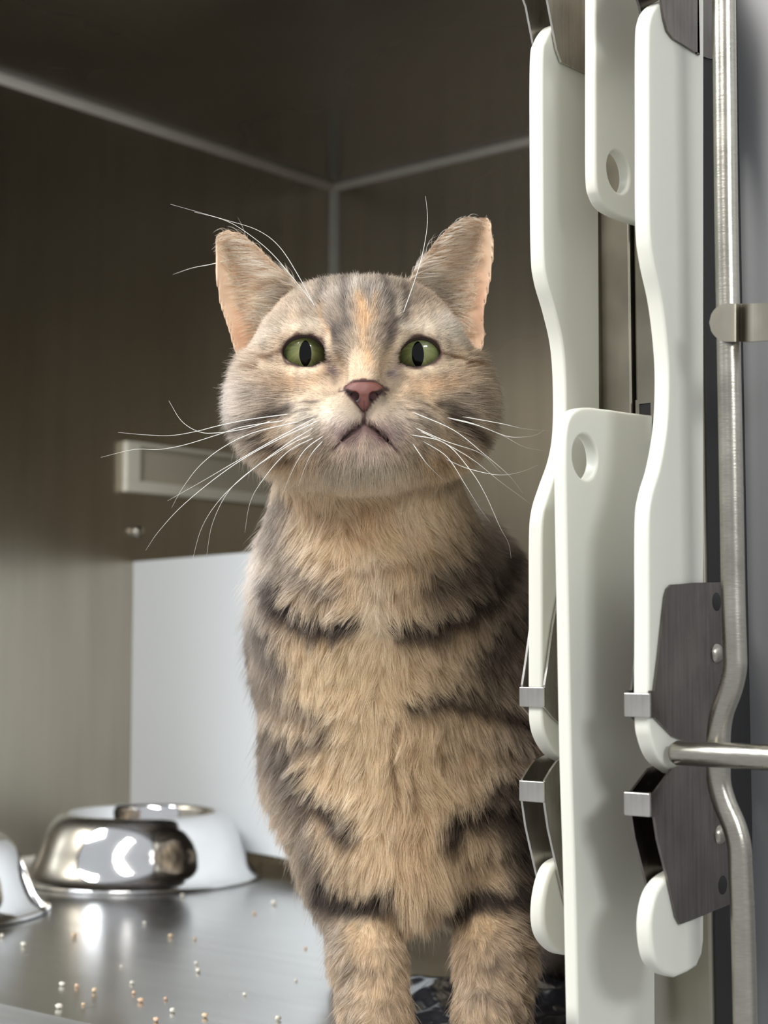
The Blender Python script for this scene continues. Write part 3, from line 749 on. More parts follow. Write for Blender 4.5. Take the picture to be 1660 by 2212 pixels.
    body = blend(body, np.clip((py - 1930) / 120, 0, 1) * (p[:, 1] < .9) * .75, (170, 150, 128)) * (1 + .06 * nz + .12 * nf)[:, None]  # lower legs darkened: shade put into the coat colour
    # --- head
    h = np.tile(np.array([182, 163, 140.]), (n, 1))
    for cx, cy, rx, ry, c, a in [
        (785, 635, 150, 60, (138, 130, 123), .85), (560, 850, 70, 40, (150, 140, 132), .65), (1015, 850, 60, 45, (150, 138, 126), .65),
        (620, 828, 60, 26, (200, 170, 138), .6), (965, 830, 60, 26, (206, 172, 136), .7), (690, 905, 75, 36, (240, 232, 218), .85), (880, 905, 70, 34, (218, 204, 188), .75),
        (742, 938, 50, 32, (170, 152, 148), .85), (838, 938, 50, 32, (170, 150, 146), .85), (787, 795, 48, 32, (232, 204, 174), .85), (488, 880, 34, 120, (226, 216, 208), .8), (1085, 900, 30, 120, (206, 192, 172), .7),  # left cheek edge whitened: side light painted into the fur
        (560, 700, 46, 40, (205, 192, 176), .6), (990, 694, 60, 44, (236, 228, 218), .9), (788, 985, 70, 24, (190, 174, 166), .7), (788, 1020, 150, 24, (172, 162, 142), .85),
        (600, 1010, 100, 34, (186, 150, 108), .8), (985, 1020, 100, 40, (186, 152, 112), .8), (718, 800, 14, 18, (128, 112, 122), .7), (850, 802, 14, 18, (122, 106, 116), .75),
        (728, 716, 26, 38, (72, 64, 62), .95), (840, 716, 22, 38, (76, 66, 62), .9), (700, 664, 14, 24, (140, 130, 122), .5), (960, 1012, 36, 22, (124, 100, 70), .6)]:
        h = blend(h, blob(px, py, cx, cy, rx, ry) * a, c)
    for pts, w, c, a in [
        ([(776, 640), (784, 680), (790, 740), (792, 780)], 17, (206, 170, 128), .62), ([(776, 645), (784, 690)], 26, (212, 172, 126), .5), ([(812, 640), (806, 690)], 12, (212, 174, 130), .5), ([(692, 650), (700, 700), (716, 742)], 10, (206, 170, 128), .5),
        ([(700, 604), (690, 650)], 12, (118, 108, 100), .6), ([(745, 600), (742, 650), (750, 700)], 12, (120, 110, 102), .6), ([(828, 600), (842, 650), (850, 690)], 13, (112, 102, 94), .65), ([(872, 615), (878, 660), (868, 700)], 11, (116, 104, 96), .65),
        ([(770, 600), (764, 640)], 9, (206, 196, 182), .6), ([(860, 640), (862, 680)], 9, (222, 212, 196), .6),
        ([(540, 742), (590, 716), (650, 702), (690, 704)], 22, (224, 212, 194), .75), ([(1010, 742), (960, 708), (910, 700), (874, 706)], 24, (226, 215, 198), .78),
        ([(708, 730), (722, 760), (734, 790)], 13, (222, 204, 180), .75), ([(862, 730), (850, 760), (840, 790)], 13, (222, 204, 180), .75),
        ([(560, 788), (610, 798), (660, 806), (700, 800)], 14, (226, 208, 182), .8), ([(862, 802), (925, 800), (980, 782), (1020, 768)], 14, (226, 208, 182), .8),
        ([(612, 756), (575, 772), (530, 790)], 8, (152, 116, 84), .75), ([(954, 758), (990, 774), (1040, 788)], 8, (150, 114, 80), .8),
        ([(486, 940), (530, 918), (580, 894), (620, 884)], 17, (92, 78, 68), .85), ([(515, 950), (560, 944)], 12, (104, 86, 70), .8), ([(510, 976), (555, 968), (600, 966)], 12, (100, 80, 66), .8),
        ([(520, 1008), (570, 1004), (630, 992)], 12, (120, 92, 66), .8), ([(556, 1038), (620, 1042), (660, 1046)], 12, (110, 84, 62), .75), ([(612, 1056), (660, 1060), (712, 1052)], 12, (92, 74, 60), .75),
        ([(975, 896), (1010, 920), (1040, 950), (1052, 985)], 17, (98, 80, 66), .85), ([(950, 872), (990, 884), (1020, 896)], 12, (120, 104, 90), .7), ([(1050, 985), (1010, 1000)], 12, (110, 90, 70), .7),
        ([(1030, 1040), (980, 1050), (900, 1056)], 14, (132, 104, 80), .7), ([(1040, 840), (1050, 880)], 14, (130, 114, 100), .5),
        ([(640, 870), (690, 866)], 5, (120, 106, 92), .6), ([(620, 892), (668, 884)], 4, (110, 98, 84), .6), ([(640, 916), (690, 900)], 4, (110, 98, 84), .6), ([(900, 868), (940, 884)], 5, (112, 94, 78), .6), ([(880, 884), (930, 900)], 4, (112, 94, 78), .6), ([(880, 905), (930, 922)], 4, (112, 94, 78), .5),
        ([(748, 944), (766, 936), (788, 924), (812, 936), (830, 944)], 24, (150, 116, 112), .85),
        ([(787, 880), (787, 912)], 7, (84, 56, 54), .97), ([(750, 848), (739, 842)], 6, (84, 62, 58), .8), ([(824, 848), (835, 842)], 6, (84, 62, 58), .8), ([(787, 914), (765, 927), (742, 946), (722, 968)], 5.5, (92, 66, 64), .95), ([(787, 914), (810, 927), (833, 946), (855, 968)], 5.5, (92, 66, 64), .95)]:
        cf = .70 if sum(c) < 400 else 1.0
        h = blend(h, stroke(px, py, pts, w * (1.25 if sum(c) < 340 and w > 8 else 1)) * min(1, a * 1.12), np.array(c) * cf)
    for e in EYES:
        ep = np.array(e['px'], float); loop = [tuple(q) for q in ep] + [tuple(ep[0])]
        h = blend(h, stroke(px, py, loop, 7) * .9, (66, 46, 40))
    h *= (1 + .09 * nz + .13 * nf + .10 * vnoise(p * np.array([150, 150, 70]), 21))[:, None] * np.array([.955, .94, .925])
    back = np.clip((p[:, 1] - .775) / .02, 0, 1); h = blend(h, back * .6, (150, 138, 126))
    body *= np.array([1.0, .985, .955])
    body = body * np.clip(.62 + .38 * (body.mean(1, keepdims=True) - 60) / 110, .55, 1.0)
    col = h * hd[:, None] + body * (1 - hd[:, None])
    return np.clip(col, 0, 255)
def ear_mask(p):
    """1 on the ear shells, with a second value: 1 on the hollow front"""
    m = np.zeros(len(p)); s = (p[:, 2] > .29) & (p[:, 1] < .80)
    if s.any():
        q = p[s].astype(np.float32); e = np.minimum(ear_sd(q, EARL, .748, .738, -1), ear_sd(q, EARR, .748, .738, 1)); hh = head_sd(q)
        m[s] = np.clip((hh - .002) / .004, 0, 1) * (e < .003)
    return m
EM = ear_mask(CV)
frontn = np.clip(-CN[:, 1] * 3 + .2, 0, 1)
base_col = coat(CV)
px_, py_, hd_ = masks(CV)
ear_c = np.tile(np.array([238, 206, 176.]), (len(CV), 1))
ear_c = blend(ear_c, blob(px_, py_, 520, 720, 20, 60), (230, 184, 152)); ear_c = blend(ear_c, blob(px_, py_, 1040, 660, 20, 80), (232, 188, 158))
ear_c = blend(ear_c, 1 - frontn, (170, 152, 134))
base_col = base_col * (1 - EM[:, None]) + ear_c * EM[:, None]
NP = catmull([(745, 841), (755, 830), (767, 824), (787, 821), (807, 824), (819, 830), (829, 841), (818, 854), (805, 868), (795, 881), (787, 888), (779, 881), (769, 868), (756, 854)], 4, True)
nm_ = poly_sd(px_.astype(np.float32), py_.astype(np.float32), NP)
base_col = blend(base_col, np.clip((5 - nm_) / 3, 0, 1) * (CV[:, 1] < .72), (70, 42, 40))  # skin behind the nostrils darkened as cavity shade
base_col = blend(base_col, stroke(px_, py_, [(787, 884), (787, 914)], 5) * (CV[:, 1] < .72), (74, 46, 44))
eye_near = np.minimum(*[np.linalg.norm(CV - e['c'], axis=1) for e in EYES])
base_col = blend(base_col, np.clip((.0133 - eye_near) / .0006, 0, 1) * (CV[:, 1] < YE + .012), (54, 38, 34))
me = bpy.data.meshes.new('cat')
me.from_pydata([tuple(v) for v in fin(CV)], [], [tuple(int(i) for i in q) for q in CQ]); me.update()
ca = me.color_attributes.new('coat', 'FLOAT_COLOR', 'POINT')
ca.data.foreach_set('color', np.concatenate([s2l(base_col), np.ones((len(CV), 1))], 1).astype(np.float32).ravel())
me.polygons.foreach_set('use_smooth', [True] * len(me.polygons))
def attr_mat(name, attr, rough, **kw):
    m, nt, b = newmat(name); a = nt.nodes.new('ShaderNodeAttribute'); a.attribute_name = attr
    nt.links.new(a.outputs['Color'], b.inputs['Base Color']); b.inputs['Roughness'].default_value = rough
    for k, v in kw.items(): b.inputs[k.replace('_', ' ')].default_value = v
    return m
M['skin'] = attr_mat('cat_skin', 'coat', .8)
me.materials.append(M['skin'])
cat = bpy.data.objects.new('cat', me); C.objects.link(cat)
cw = toW(CO); cat.location = (float(cw[0]), float(cw[1]), 0); cat.rotation_euler = (0, 0, TH)
tag(cat, 'grey and tan tabby cat with green eyes standing at the kennel opening, head raised', 'cat')
def cat_part(name, V, Fc, mat, label=None, parent=None, smooth=True):
    m = bpy.data.meshes.new(name); m.from_pydata([tuple(map(float, fin(v))) for v in V], [], [tuple(map(int, f)) for f in Fc]); m.update()
    if mat: m.materials.append(mat)
    m.polygons.foreach_set('use_smooth', [smooth] * len(m.polygons))
    o = bpy.data.objects.new(name, m); C.objects.link(o); o.parent = parent or cat
    if label: o['label'] = label
    return o

# ---- eyes
def iris_mat():
    m, nt, b = newmat('iris'); N = nt.nodes; L = nt.links
    a = N.new('ShaderNodeAttribute'); a.attribute_name = 'iris'; L.new(a.outputs['Color'], b.inputs['Base Color'])
    b.inputs['Roughness'].default_value = .35; b.inputs['Coat Weight'].default_value = 1.0; b.inputs['Coat Roughness'].default_value = 0.02
    b.inputs['Specular IOR Level'].default_value = .3
    return m
M['iris'] = iris_mat()
M['pupil'] = simple('pupil', rgb(4, 4, 5), .5, Coat_Weight=1.0, Coat_Roughness=.02, Specular_IOR_Level=0.0)
for _n in ('iris', 'pupil'): M[_n].node_tree.nodes['Principled BSDF'].inputs['Coat IOR'].default_value = 1.38
M['lid'] = simple('eyelid_skin', rgb(58, 40, 36), .55)
for e in EYES:
    c, r = e['c'], e['r']; tgt = np.array([0.0, 0, HC]) if True else None
    seg = 96; V = []; Fc = []
    ax = PP(e['pupil'][0], e['pupil'][1], YE) - c; ax /= np.linalg.norm(ax)
    R = Vector((0, 0, 1)).rotation_difference(Vector(ax)).to_matrix(); R = np.array(R)
    for i in range(49):
        t = math.pi * i / 48
        for k in range(seg):
            a = 2 * math.pi * k / seg; V.append(c + R @ (r * np.array([math.sin(t) * math.cos(a), math.sin(t) * math.sin(a), math.cos(t)])))
    for i in range(48):
        for k in range(seg): Fc.append((i * seg + k, (i + 1) * seg + k, (i + 1) * seg + (k + 1) % seg, i * seg + (k + 1) % seg))
    o = cat_part('eye', V, Fc, M['iris'], 'green iris with clear glossy cornea')
    Va = np.array(V); ang = np.arccos(np.clip(((Va - c) / r) @ ax, -1, 1)); tr = ang / 1.05
    th = np.arctan2(Va[:, 2] - c[2], Va[:, 0] - c[0])
    col = np.tile(np.array([112, 117, 70.]), (len(V), 1)); fib = vnoise(np.stack([np.cos(th) * 14, np.sin(th) * 14, tr * 2], -1), 31)
    col = blend(col, np.clip(1 - tr * 1.9, 0, 1), (140, 140, 90)); col = blend(col, np.clip(tr * 1.5 - .9, 0, 1), (98, 113, 74)); col = blend(col, np.clip(tr * 5 - 4.3, 0, 1), (34, 34, 24))
    col *= (1 + .14 * fib)[:, None]
    ia = o.data.color_attributes.new('iris', 'FLOAT_COLOR', 'POINT'); ia.data.foreach_set('color', np.concatenate([s2l(np.clip(col, 0, 255)), np.ones((len(V), 1))], 1).astype(np.float32).ravel())
    # slit pupil: a lens-shaped patch lying on the eyeball
    V = []; Fc = []; n1, n2 = 28, 10; rr = r * 1.0035
    for i in range(n1 + 1):
        s = -1 + 2 * i / n1; hw = .0027 * (1 - s * s) ** .62 + 1e-6
        for k in range(n2 + 1):
            x = hw * (-1 + 2 * k / n2); z = s * .0058
            q = np.array([x, 0, z]); w = ax * math.sqrt(max(1e-9, rr * rr - x * x - z * z))
            right = np.cross(ax, [0, 0, 1]); right /= np.linalg.norm(right); upv = np.cross(right, ax)
            V.append(c + w + right * x + upv * z)
    for i in range(n1):
        for k in range(n2): a = i * (n2 + 1) + k; Fc.append((a, a + 1, a + n2 + 2, a + n2 + 1))
    cat_part('pupil', V, Fc, M['pupil'], 'black slit pupil', o)
    # dark lid margin
    lp = []
    for (x, y) in catmull(e['px'], 6, True):
        r0 = ray(x, y); dirv = np.array([r0[0], 1, r0[2]]); dirv /= np.linalg.norm(dirv); oc = np.array([0, 0, HC]) - c
        bq = dirv @ oc; disc = bq * bq - (oc @ oc - (r + .0004) ** 2)
        if disc < 0: q = np.array([0, 0, HC]) + dirv * (-bq); q = c + (q - c) / np.linalg.norm(q - c) * (r + .0004)
        else: q = np.array([0, 0, HC]) + dirv * (-bq - math.sqrt(disc))
        lp.append(q)
    lp.append(lp[0]); lp.append(lp[1]); lp = np.array(lp); cz = lp[:, 2].mean()
    V, Fc = tube_geo(lp, [.00050 + .00075 * max(0, (q[2] - cz) / .006) for q in lp], 10, False)
    cat_part('eyelid', V, Fc, M['lid'], 'dark eyelid margin')

# ---- nose leather
YN = .6735
npoly = [PP(x, y, YN)[[0, 2]] for x, y in NP]
def nose_sd(p):
    p = p.astype(np.float32); k = YN / p[..., 1]; x = p[..., 0] * k; z = (p[..., 2] - HC) * k + HC
    d2 = poly_sd(x, z, npoly)
    c0 = PP(787, 850, YN)
    surf = YN - .0010 + ((x - c0[0]) / .0095) ** 2 * .0042 + np.clip((z - c0[2]) / .006, -1.4, 1.4) * -.0006 + np.clip((z - c0[2]) / .006, 0, 1.4) ** 2 * .0022 + np.clip((c0[2] - z) / .007, 0, 2) * .0014
    d = smax(d2, surf - p[..., 1], .0018); d = smax(d, p[..., 1] - (YN + .012), .001)
    for s in (-1, 1):
        a = PP(787 + s * 20, 856, YN + .0004); b = PP(787 + s * 35, 847, YN + .0016); c = PP(787 + s * 17, 864, YN + .0006)
        d = smax(d, -cap(p, a, b, .0017, .0007), .0006); d = smax(d, -cap(p, a, c, .0014, .0008), .0006)
        d = smax(d, -cap(p, a, a + np.array([0, .005, .001]), .0018, .0015), .0008)
    d = smax(d, -cap(p, PP(787, 858, YN - .0012), PP(787, 888, YN - .0002), .0004, .0007), .0010)
    return d
nc = PP(787, 852, YN)
NV, NQ = surface_nets(np.arange(nc[0] - .0125, nc[0] + .0125, .00030), np.arange(YN - .006, YN + .0135, .00035), np.arange(nc[2] - .010, nc[2] + .010, .00030), nose_sd)
o = cat_part('nose', NV, NQ, None, 'pink-brown nose leather')
def nose_mat():
    m, nt, b = newmat('nose_leather'); a = nt.nodes.new('ShaderNodeAttribute'); a.attribute_name = 'coat'
    nt.links.new(a.outputs['Color'], b.inputs['Base Color']); b.inputs['Roughness'].default_value = .42
    b.inputs['Subsurface Weight'].default_value = .15; b.inputs['Subsurface Scale'].default_value = .002
    v = nt.nodes.new('ShaderNodeTexVoronoi'); v.inputs['Scale'].default_value = 1400; bp = nt.nodes.new('ShaderNodeBump'); bp.inputs['Strength'].default_value = .25; bp.inputs['Distance'].default_value = .0003
    nt.links.new(v.outputs['Distance'], bp.inputs['Height']); nt.links.new(bp.outputs[0], b.inputs['Normal']); return m
o.data.materials.append(nose_mat())
npx, npy = proj(NV); col = np.tile(np.array([120, 72, 62.]), (len(NV), 1))
col = blend(col, np.clip((npy - 850) / 40, 0, 1) * .5, (112, 62, 54)); loop = [tuple(q) for q in NP] + [tuple(NP[0])]
col = blend(col, stroke(npx, npy, [tuple(q) for q in NP[::2]] + [tuple(NP[0])], 5) * .75 * (npy > 836), (92, 56, 52)); col = blend(col, stroke(npx, npy, [(787, 868), (787, 890)], 4) * .8, (84, 44, 42))
for s in (-1, 1): col = blend(col, stroke(npx, npy, [(787 + s * 17, 864), (787 + s * 23, 857), (787 + s * 42, 846)], 12) * .97, (20, 12, 12))  # dark of the nostril cavities painted into the colour
na = o.data.color_attributes.new('coat', 'FLOAT_COLOR', 'POINT'); na.data.foreach_set('color', np.concatenate([s2l(col), np.ones((len(NV), 1))], 1).astype(np.float32).ravel())

# ---- fur: real hair strands grown from the skin
def norm(v): return v / (np.linalg.norm(v, axis=-1, keepdims=True) + 1e-12)
TR = np.concatenate([CQ[:, [0, 1, 2]], CQ[:, [0, 2, 3]]])
e1 = CV[TR[:, 1]] - CV[TR[:, 0]]; e2 = CV[TR[:, 2]] - CV[TR[:, 0]]; tarea = np.linalg.norm(np.cross(e1, e2), axis=1) / 2
tcen = CV[TR].mean(1); tn = norm(CN[TR].sum(1))
def sample(weight, count):
    w = tarea * weight; cdf = np.cumsum(w); t = np.searchsorted(cdf, rng.random(count) * cdf[-1]).clip(0, len(TR) - 1)
    r1 = np.sqrt(rng.random(count)); r2 = rng.random(count)
    b = np.stack([1 - r1, r1 * (1 - r2), r1 * r2], -1)
    return (CV[TR[t]] * b[..., None]).sum(1), norm((CN[TR[t]] * b[..., None]).sum(1)), t
NOSE = PP(787, 850, .66)
def groom(p, n):
    """combing direction, length (m) and lift for strands rooted at p"""
    px, py, hd = masks(p)
    hd = hd * (p[:, 2] > .25)
    # head: away from the nose, sweeping back over the skull and out over the cheeks
    dh = norm(p - NOSE) * np.array([1.25, .9, 1.0]); up = np.clip((780 - py) / 120, 0, 1)
    dh = dh + np.array([0, .8, .35]) * up[:, None]
    low = np.clip((py - 960) / 50, 0, 1); dh = dh + np.array([0, .2, -.9]) * low[:, None]
    # muzzle pads: down and outwards
    pad = np.clip(blob(px, py, 705, 925, 70, 45) + blob(px, py, 872, 925, 70, 45), 0, 1); dh = dh + np.stack([np.sign(px - 787) * .7, 0 * px + .3, 0 * px - .25], -1) * pad[:, None]
    # body: down the chest and legs, back along the flanks
    xc = (px - (815 + (py - 1300) * .08)) / 260
    db = np.stack([xc * .75, .15 + 0 * xc, -1 + 0 * xc], -1)
    deep = np.clip((p[:, 1] - .85) / .06, 0, 1)[:, None]
    db = db * (1 - deep) + np.array([0, 1.0, -.35]) * deep
    wob = np.stack([vnoise(p * 55, 41), vnoise(p * 55, 42) * .4, vnoise(p * 55, 43) * .5], -1)
    wob2 = np.stack([vnoise(p * 170, 44), vnoise(p * 170, 45) * .4, vnoise(p * 170, 46) * .5], -1)
    chest = np.clip(1 - np.abs(xc) * .8, 0, 1) * (1 - deep[:, 0]) * np.clip((1950 - py) / 200, 0, 1)
    db = db + wob * (.22 + .85 * chest)[:, None] + wob2 * (.20 + .55 * chest)[:, None]
    dh = dh + wob2 * .16
    d = norm(norm(dh) * hd[:, None] + norm(db) * (1 - hd[:, None]))
    dist = np.hypot((px - 787) / 1.15, (py - 860))
    Lh = np.interp(dist, [30, 60, 110, 170, 230, 300], [.0022, .0034, .0052, .0082, .0120, .0140])
    Lh = np.where(py < 760, np.minimum(Lh, np.interp(py, [590, 640, 760], [.0095, .0075, .0058])), Lh)
    Lh = np.where((py > 950) & (np.abs(px - 787) < 120), np.interp(py, [950, 985, 1040], [.0032, .0075, .0135]), Lh)
    eyed = np.minimum(*[np.hypot(px - q[0], py - q[1]) for q in ((661, 760), (905, 762))]); Lh = np.where(eyed < 95, np.minimum(Lh, np.interp(eyed, [45, 60, 95], [.0022, .0036, .0065])), Lh)
    Lb = np.interp(py, [1040, 1120, 1400, 1650, 1850, 2000, 2250], [.010, .0130, .0138, .0145, .0142, .0090, .0070])
    tuft = np.clip(blob(px, py, 905, 1880, 60, 110), 0, 1); Lb = Lb + .012 * tuft
    L = Lh * hd + Lb * (1 - hd); L = np.where(p[:, 1] > .9, np.minimum(L, .016), L)
    lift = .30 * hd + (.42 + .10 * chest) * (1 - hd); lift = np.where(hd > .5, np.interp(dist, [40, 200, 300], [.18, .32, .48]), lift)
    return d, L, lift
KP = 6
def strands(root, nrm, d, L, lift, droop=.35, curl=.10, clump=.5, cl_n=30, seed=0):
    n = len(root); t = np.linspace(0, 1, KP)
    tang = norm(d - nrm * (d * nrm).sum(-1, keepdims=True))
    L = L * (.72 + .45 * rng.random(n)); jit = rng.normal(size=(n, 3)) * .10
    c = np.clip(lift + rng.normal(size=n) * .07, .04, 1.2)
    pts = np.empty((n, KP, 3)); pts[:, 0] = root - nrm * .0003; step = L / (KP - 1)
    ph = rng.random(n) * 6.28; side = np.cross(tang, nrm)
    for k in range(1, KP):
        a = c * (1 - droop * t[k] * 1.2)
        dr = norm(tang * np.cos(a)[:, None] + nrm * np.sin(a)[:, None] + jit + np.array([0, 0, -.18 * t[k]]) + side * (curl * np.sin(ph + t[k] * 4))[:, None])
        pts[:, k] = pts[:, k - 1] + dr * step[:, None]
    if clump > 0:
        gcount = max(8, n // cl_n); gi = rng.choice(n, gcount, replace=False); kd = kdtree.KDTree(gcount)
        for k, i in enumerate(gi): kd.insert(root[i], k)
        kd.balance(); near = np.array([kd.find(r)[1] for r in root]); g = gi[near]
        off = root - root[g]
        w = clump * (t ** 1.6) * (.6 + .4 * rng.random(n))[:, None]
        tgt = pts[g] + off[:, None] * .12
        pts = pts * (1 - w[..., None]) + tgt * w[..., None]
    return pts
def hair_mat():
    m = bpy.data.materials.new('cat_fur'); m.use_nodes = True; nt = m.node_tree; N = nt.nodes; L = nt.links; N.clear()
    out = N.new('ShaderNodeOutputMaterial'); a = N.new('ShaderNodeAttribute'); a.attribute_name = 'fcol'
    hi = N.new('ShaderNodeHairInfo')
    cr = N.new('ShaderNodeValToRGB'); cr.color_ramp.elements[0].color = (.50, .44, .38, 1); cr.color_ramp.elements[1].color = (1.08, 1.08, 1.08, 1); cr.color_ramp.elements[1].position = .6  # dark roots: agouti band, deepened to paint in shade between clumps
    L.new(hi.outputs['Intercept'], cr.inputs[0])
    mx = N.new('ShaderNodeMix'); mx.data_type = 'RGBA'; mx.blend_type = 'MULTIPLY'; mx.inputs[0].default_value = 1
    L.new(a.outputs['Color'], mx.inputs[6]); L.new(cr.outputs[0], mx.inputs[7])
    h = N.new('ShaderNodeBsdfHairPrincipled'); h.model = 'CHIANG'; h.parametrization = 'COLOR'
    L.new(mx.outputs[2], h.inputs['Color']); h.inputs['Roughness'].default_value = .45; h.inputs['Radial Roughness'].default_value = .65
    h.inputs['Coat'].default_value = 0.0
    b = N.new('ShaderNodeBsdfDiffuse'); L.new(mx.outputs[2], b.inputs['Color'])
    ms = N.new('ShaderNodeMixShader'); ms.inputs[0].default_value = .45
    L.new(h.outputs[0], ms.inputs[1]); L.new(b.outputs[0], ms.inputs[2]); L.new(ms.outputs[0], out.inputs['Surface'])
    return m
M['fur'] = hair_mat()
def make_fur(name, pts, rad, col, label=None):
    n = len(pts); hc = bpy.data.hair_curves.new(name); hc.add_curves([KP] * n)
    hc.points.foreach_set('position', fin(pts).astype(np.float32).ravel())
    t = np.linspace(0, 1, KP); taper = np.interp(t, [0, .5, 1], [1, .85, .12])
    hc.points.foreach_set('radius', (rad[:, None] * taper * SZ).astype(np.float32).ravel())
    at = hc.attributes.new('fcol', 'FLOAT_COLOR', 'CURVE'); at.data.foreach_set('color', np.concatenate([s2l(col), np.ones((n, 1))], 1).astype(np.float32).ravel())
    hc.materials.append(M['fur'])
    o = bpy.data.objects.new(name, hc); C.objects.link(o); o.parent = cat
    if label: o['label'] = label
    return o
EMt = ear_mask(tcen); tpx, tpy, thd = masks(tcen)
front_t = tcen[:, 1] < .90
# no hair on nose leather, eyeball opening, lip slit
bald = poly_sd(tpx.astype(np.float32), tpy.astype(np.float32), NP) < np.where(tpy > 838, 5.0, 1.0)
bald &= tcen[:, 1] < .72
bald |= (np.abs(tpx - 787) < 1.6) & (tpy > 884) & (tpy < 912) & (tcen[:, 1] < .72)
for e in EYES: bald |= (poly_sd(tpx.astype(np.float32), tpy.astype(np.float32), catmull(e['px'], 3, True)) < 3.0) & (tcen[:, 1] < .73)
allp = []; allr = []; allc = []
def grow(weight, count, rad, lscale=1.0, lift_add=0.0, clump=.5, cl_n=30, bright=1.0, curl=.10, droop=.35):
    r, nr, t = sample(weight, count); d, L, lift = groom(r, nr)
    p = strands(r, nr, d, L * lscale, lift + lift_add, clump=clump, cl_n=cl_n, curl=curl, droop=droop)
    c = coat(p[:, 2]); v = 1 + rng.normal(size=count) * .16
    c = c * v[:, None] * bright * 1.13; c *= np.minimum(1, 246 / c.max(1))[:, None]
    allp.append(p); allr.append(np.full(count, rad) * (.8 + .4 * rng.random(count))); allc.append(c)
ok = (~bald) & (EMt < .03)
headw = ok & (thd > .5) & (tcen[:, 2] > .25) & (tcen[:, 1] < .86)
facew = headw & (tn[:, 1] < .45)
bodyw = ok & ~headw & front_t & (tn[:, 1] < .6)
backw = ok & ~facew & ~bodyw
grow(facew * np.maximum(np.where(np.hypot(tpx - 787, tpy - 860) < 130, 2.2, 1.0), np.where(np.minimum(np.hypot(tpx - 661, tpy - 760), np.hypot(tpx - 905, tpy - 762)) < 90, 3.0, 1.0)), 112000, .000062, clump=.38, cl_n=9)
grow(headw & ~facew, 9000, .00009, clump=.4)
grow(bodyw * 1.0, 150000, .000070, clump=.76, cl_n=42, lift_add=.05)
grow(bodyw * 1.0, 9000, .00006, lscale=1.35, lift_add=.22, clump=.25, cl_n=8, bright=1.12)     # guard hairs
grow(backw * 1.0, 60000, .00013, clump=.5)
# ears: short velvet outside and on the rim, long pale hairs lying across the hollow from the inner edge outwards
earw = EMt >= .03
r, nr, t = sample(earw * 1.0, 15000); qx, qy, _ = masks(r); sgn = np.where(qx < 780, -1.0, 1.0)
d = np.stack([sgn * .25, 0 * sgn, 0 * sgn + 1.0], -1); c = np.clip(1 - np.abs(nr[:, 1]), 0, 1)
p = strands(r, nr, d, np.full(len(r), .0016), np.full(len(r), .22), clump=0)
cc = np.where((nr[:, 1] < 0)[:, None], np.array([252, 218, 186.]), np.array([178, 160, 142.])) * (1 + rng.normal(size=(len(r), 1)) * .06)
allp.append(p); allr.append(np.full(len(r), .000045)); allc.append(np.clip(cc, 0, 250))
hollow = earw & (tn[:, 1] < -.35) & (np.where(tpx < 780, tpx - np.interp(tpy, [500, 600, 750], [456, 464, 508]), np.interp(tpy, [480, 600, 740], [1072, 1062, 1046]) - tpx) > np.interp(tpy, [480, 560, 740], [26, 30, 44]))
r, nr, t = sample(hollow * 1.0, 2300); qx, qy, _ = masks(r); sgn = np.where(qx < 780, -1.0, 1.0)
d = np.stack([sgn * 1.0, -.15 + 0 * sgn, np.interp(qy, [480, 560, 700], [.55, .25, -.05])], -1) + np.stack([0 * sgn, 0 * sgn, vnoise(r * 200, 77) * .45], -1)
p = strands(r, nr, norm(d), np.interp(qy, [480, 560, 700, 760], [.007, .012, .013, .010]), np.full(len(r), .62), droop=.25, curl=.22, clump=.55, cl_n=14)
cc = np.where(rng.random((len(r), 1)) < .5, np.array([252, 228, 200.]), np.array([255, 246, 230.])) * (1 + rng.normal(size=(len(r), 1)) * .07)
allp.append(p); allr.append(np.full(len(r), .000085)); allc.append(np.clip(cc, 0, 255))
# forehead fur running up over the foot of each ear
ex = np.zeros(len(tcen)); sel = earw & (tn[:, 1] < 0); ex[sel] = head_sd(tcen[sel].astype(np.float32)); foot = sel & (ex < .013) & (np.where(tpx < 780, tpx - np.interp(tpy, [500, 600, 750], [456, 464, 508]), np.interp(tpy, [480, 600, 740], [1072, 1062, 1046]) - tpx) > 55)
r, nr, t = sample(foot * np.clip(1.15 - ex / .013, .05, 1), 3400); qx, qy, _ = masks(r); sgn = np.where(qx < 780, -1.0, 1.0)
d = np.stack([sgn * .75, -.1 + 0 * sgn, 0 * sgn + .8], -1) + np.stack([0 * sgn, 0 * sgn, vnoise(r * 200, 78) * .3], -1)
p = strands(r, nr, norm(d), np.full(len(r), .0078), np.full(len(r), .40), droop=.4, curl=.18, clump=.5, cl_n=12)
fw = np.clip(1.3 - ex[t] / .012, 0, 1)[:, None]; pale = np.where(rng.random((len(r), 1)) < .55, np.array([232, 222, 208.]), np.array([226, 206, 182.]))
cc = (pale * fw + np.array([250, 228, 202.]) * (1 - fw)) * (1 + rng.normal(size=(len(r), 1)) * .08)
allp.append(p); allr.append(np.full(len(r), .00007)); allc.append(np.clip(cc, 0, 252))
FP = np.concatenate(allp); FR = np.concatenate(allr); FC = np.concatenate(allc)
fur = make_fur('fur', FP, FR, FC); fur['kind'] = 'stuff'

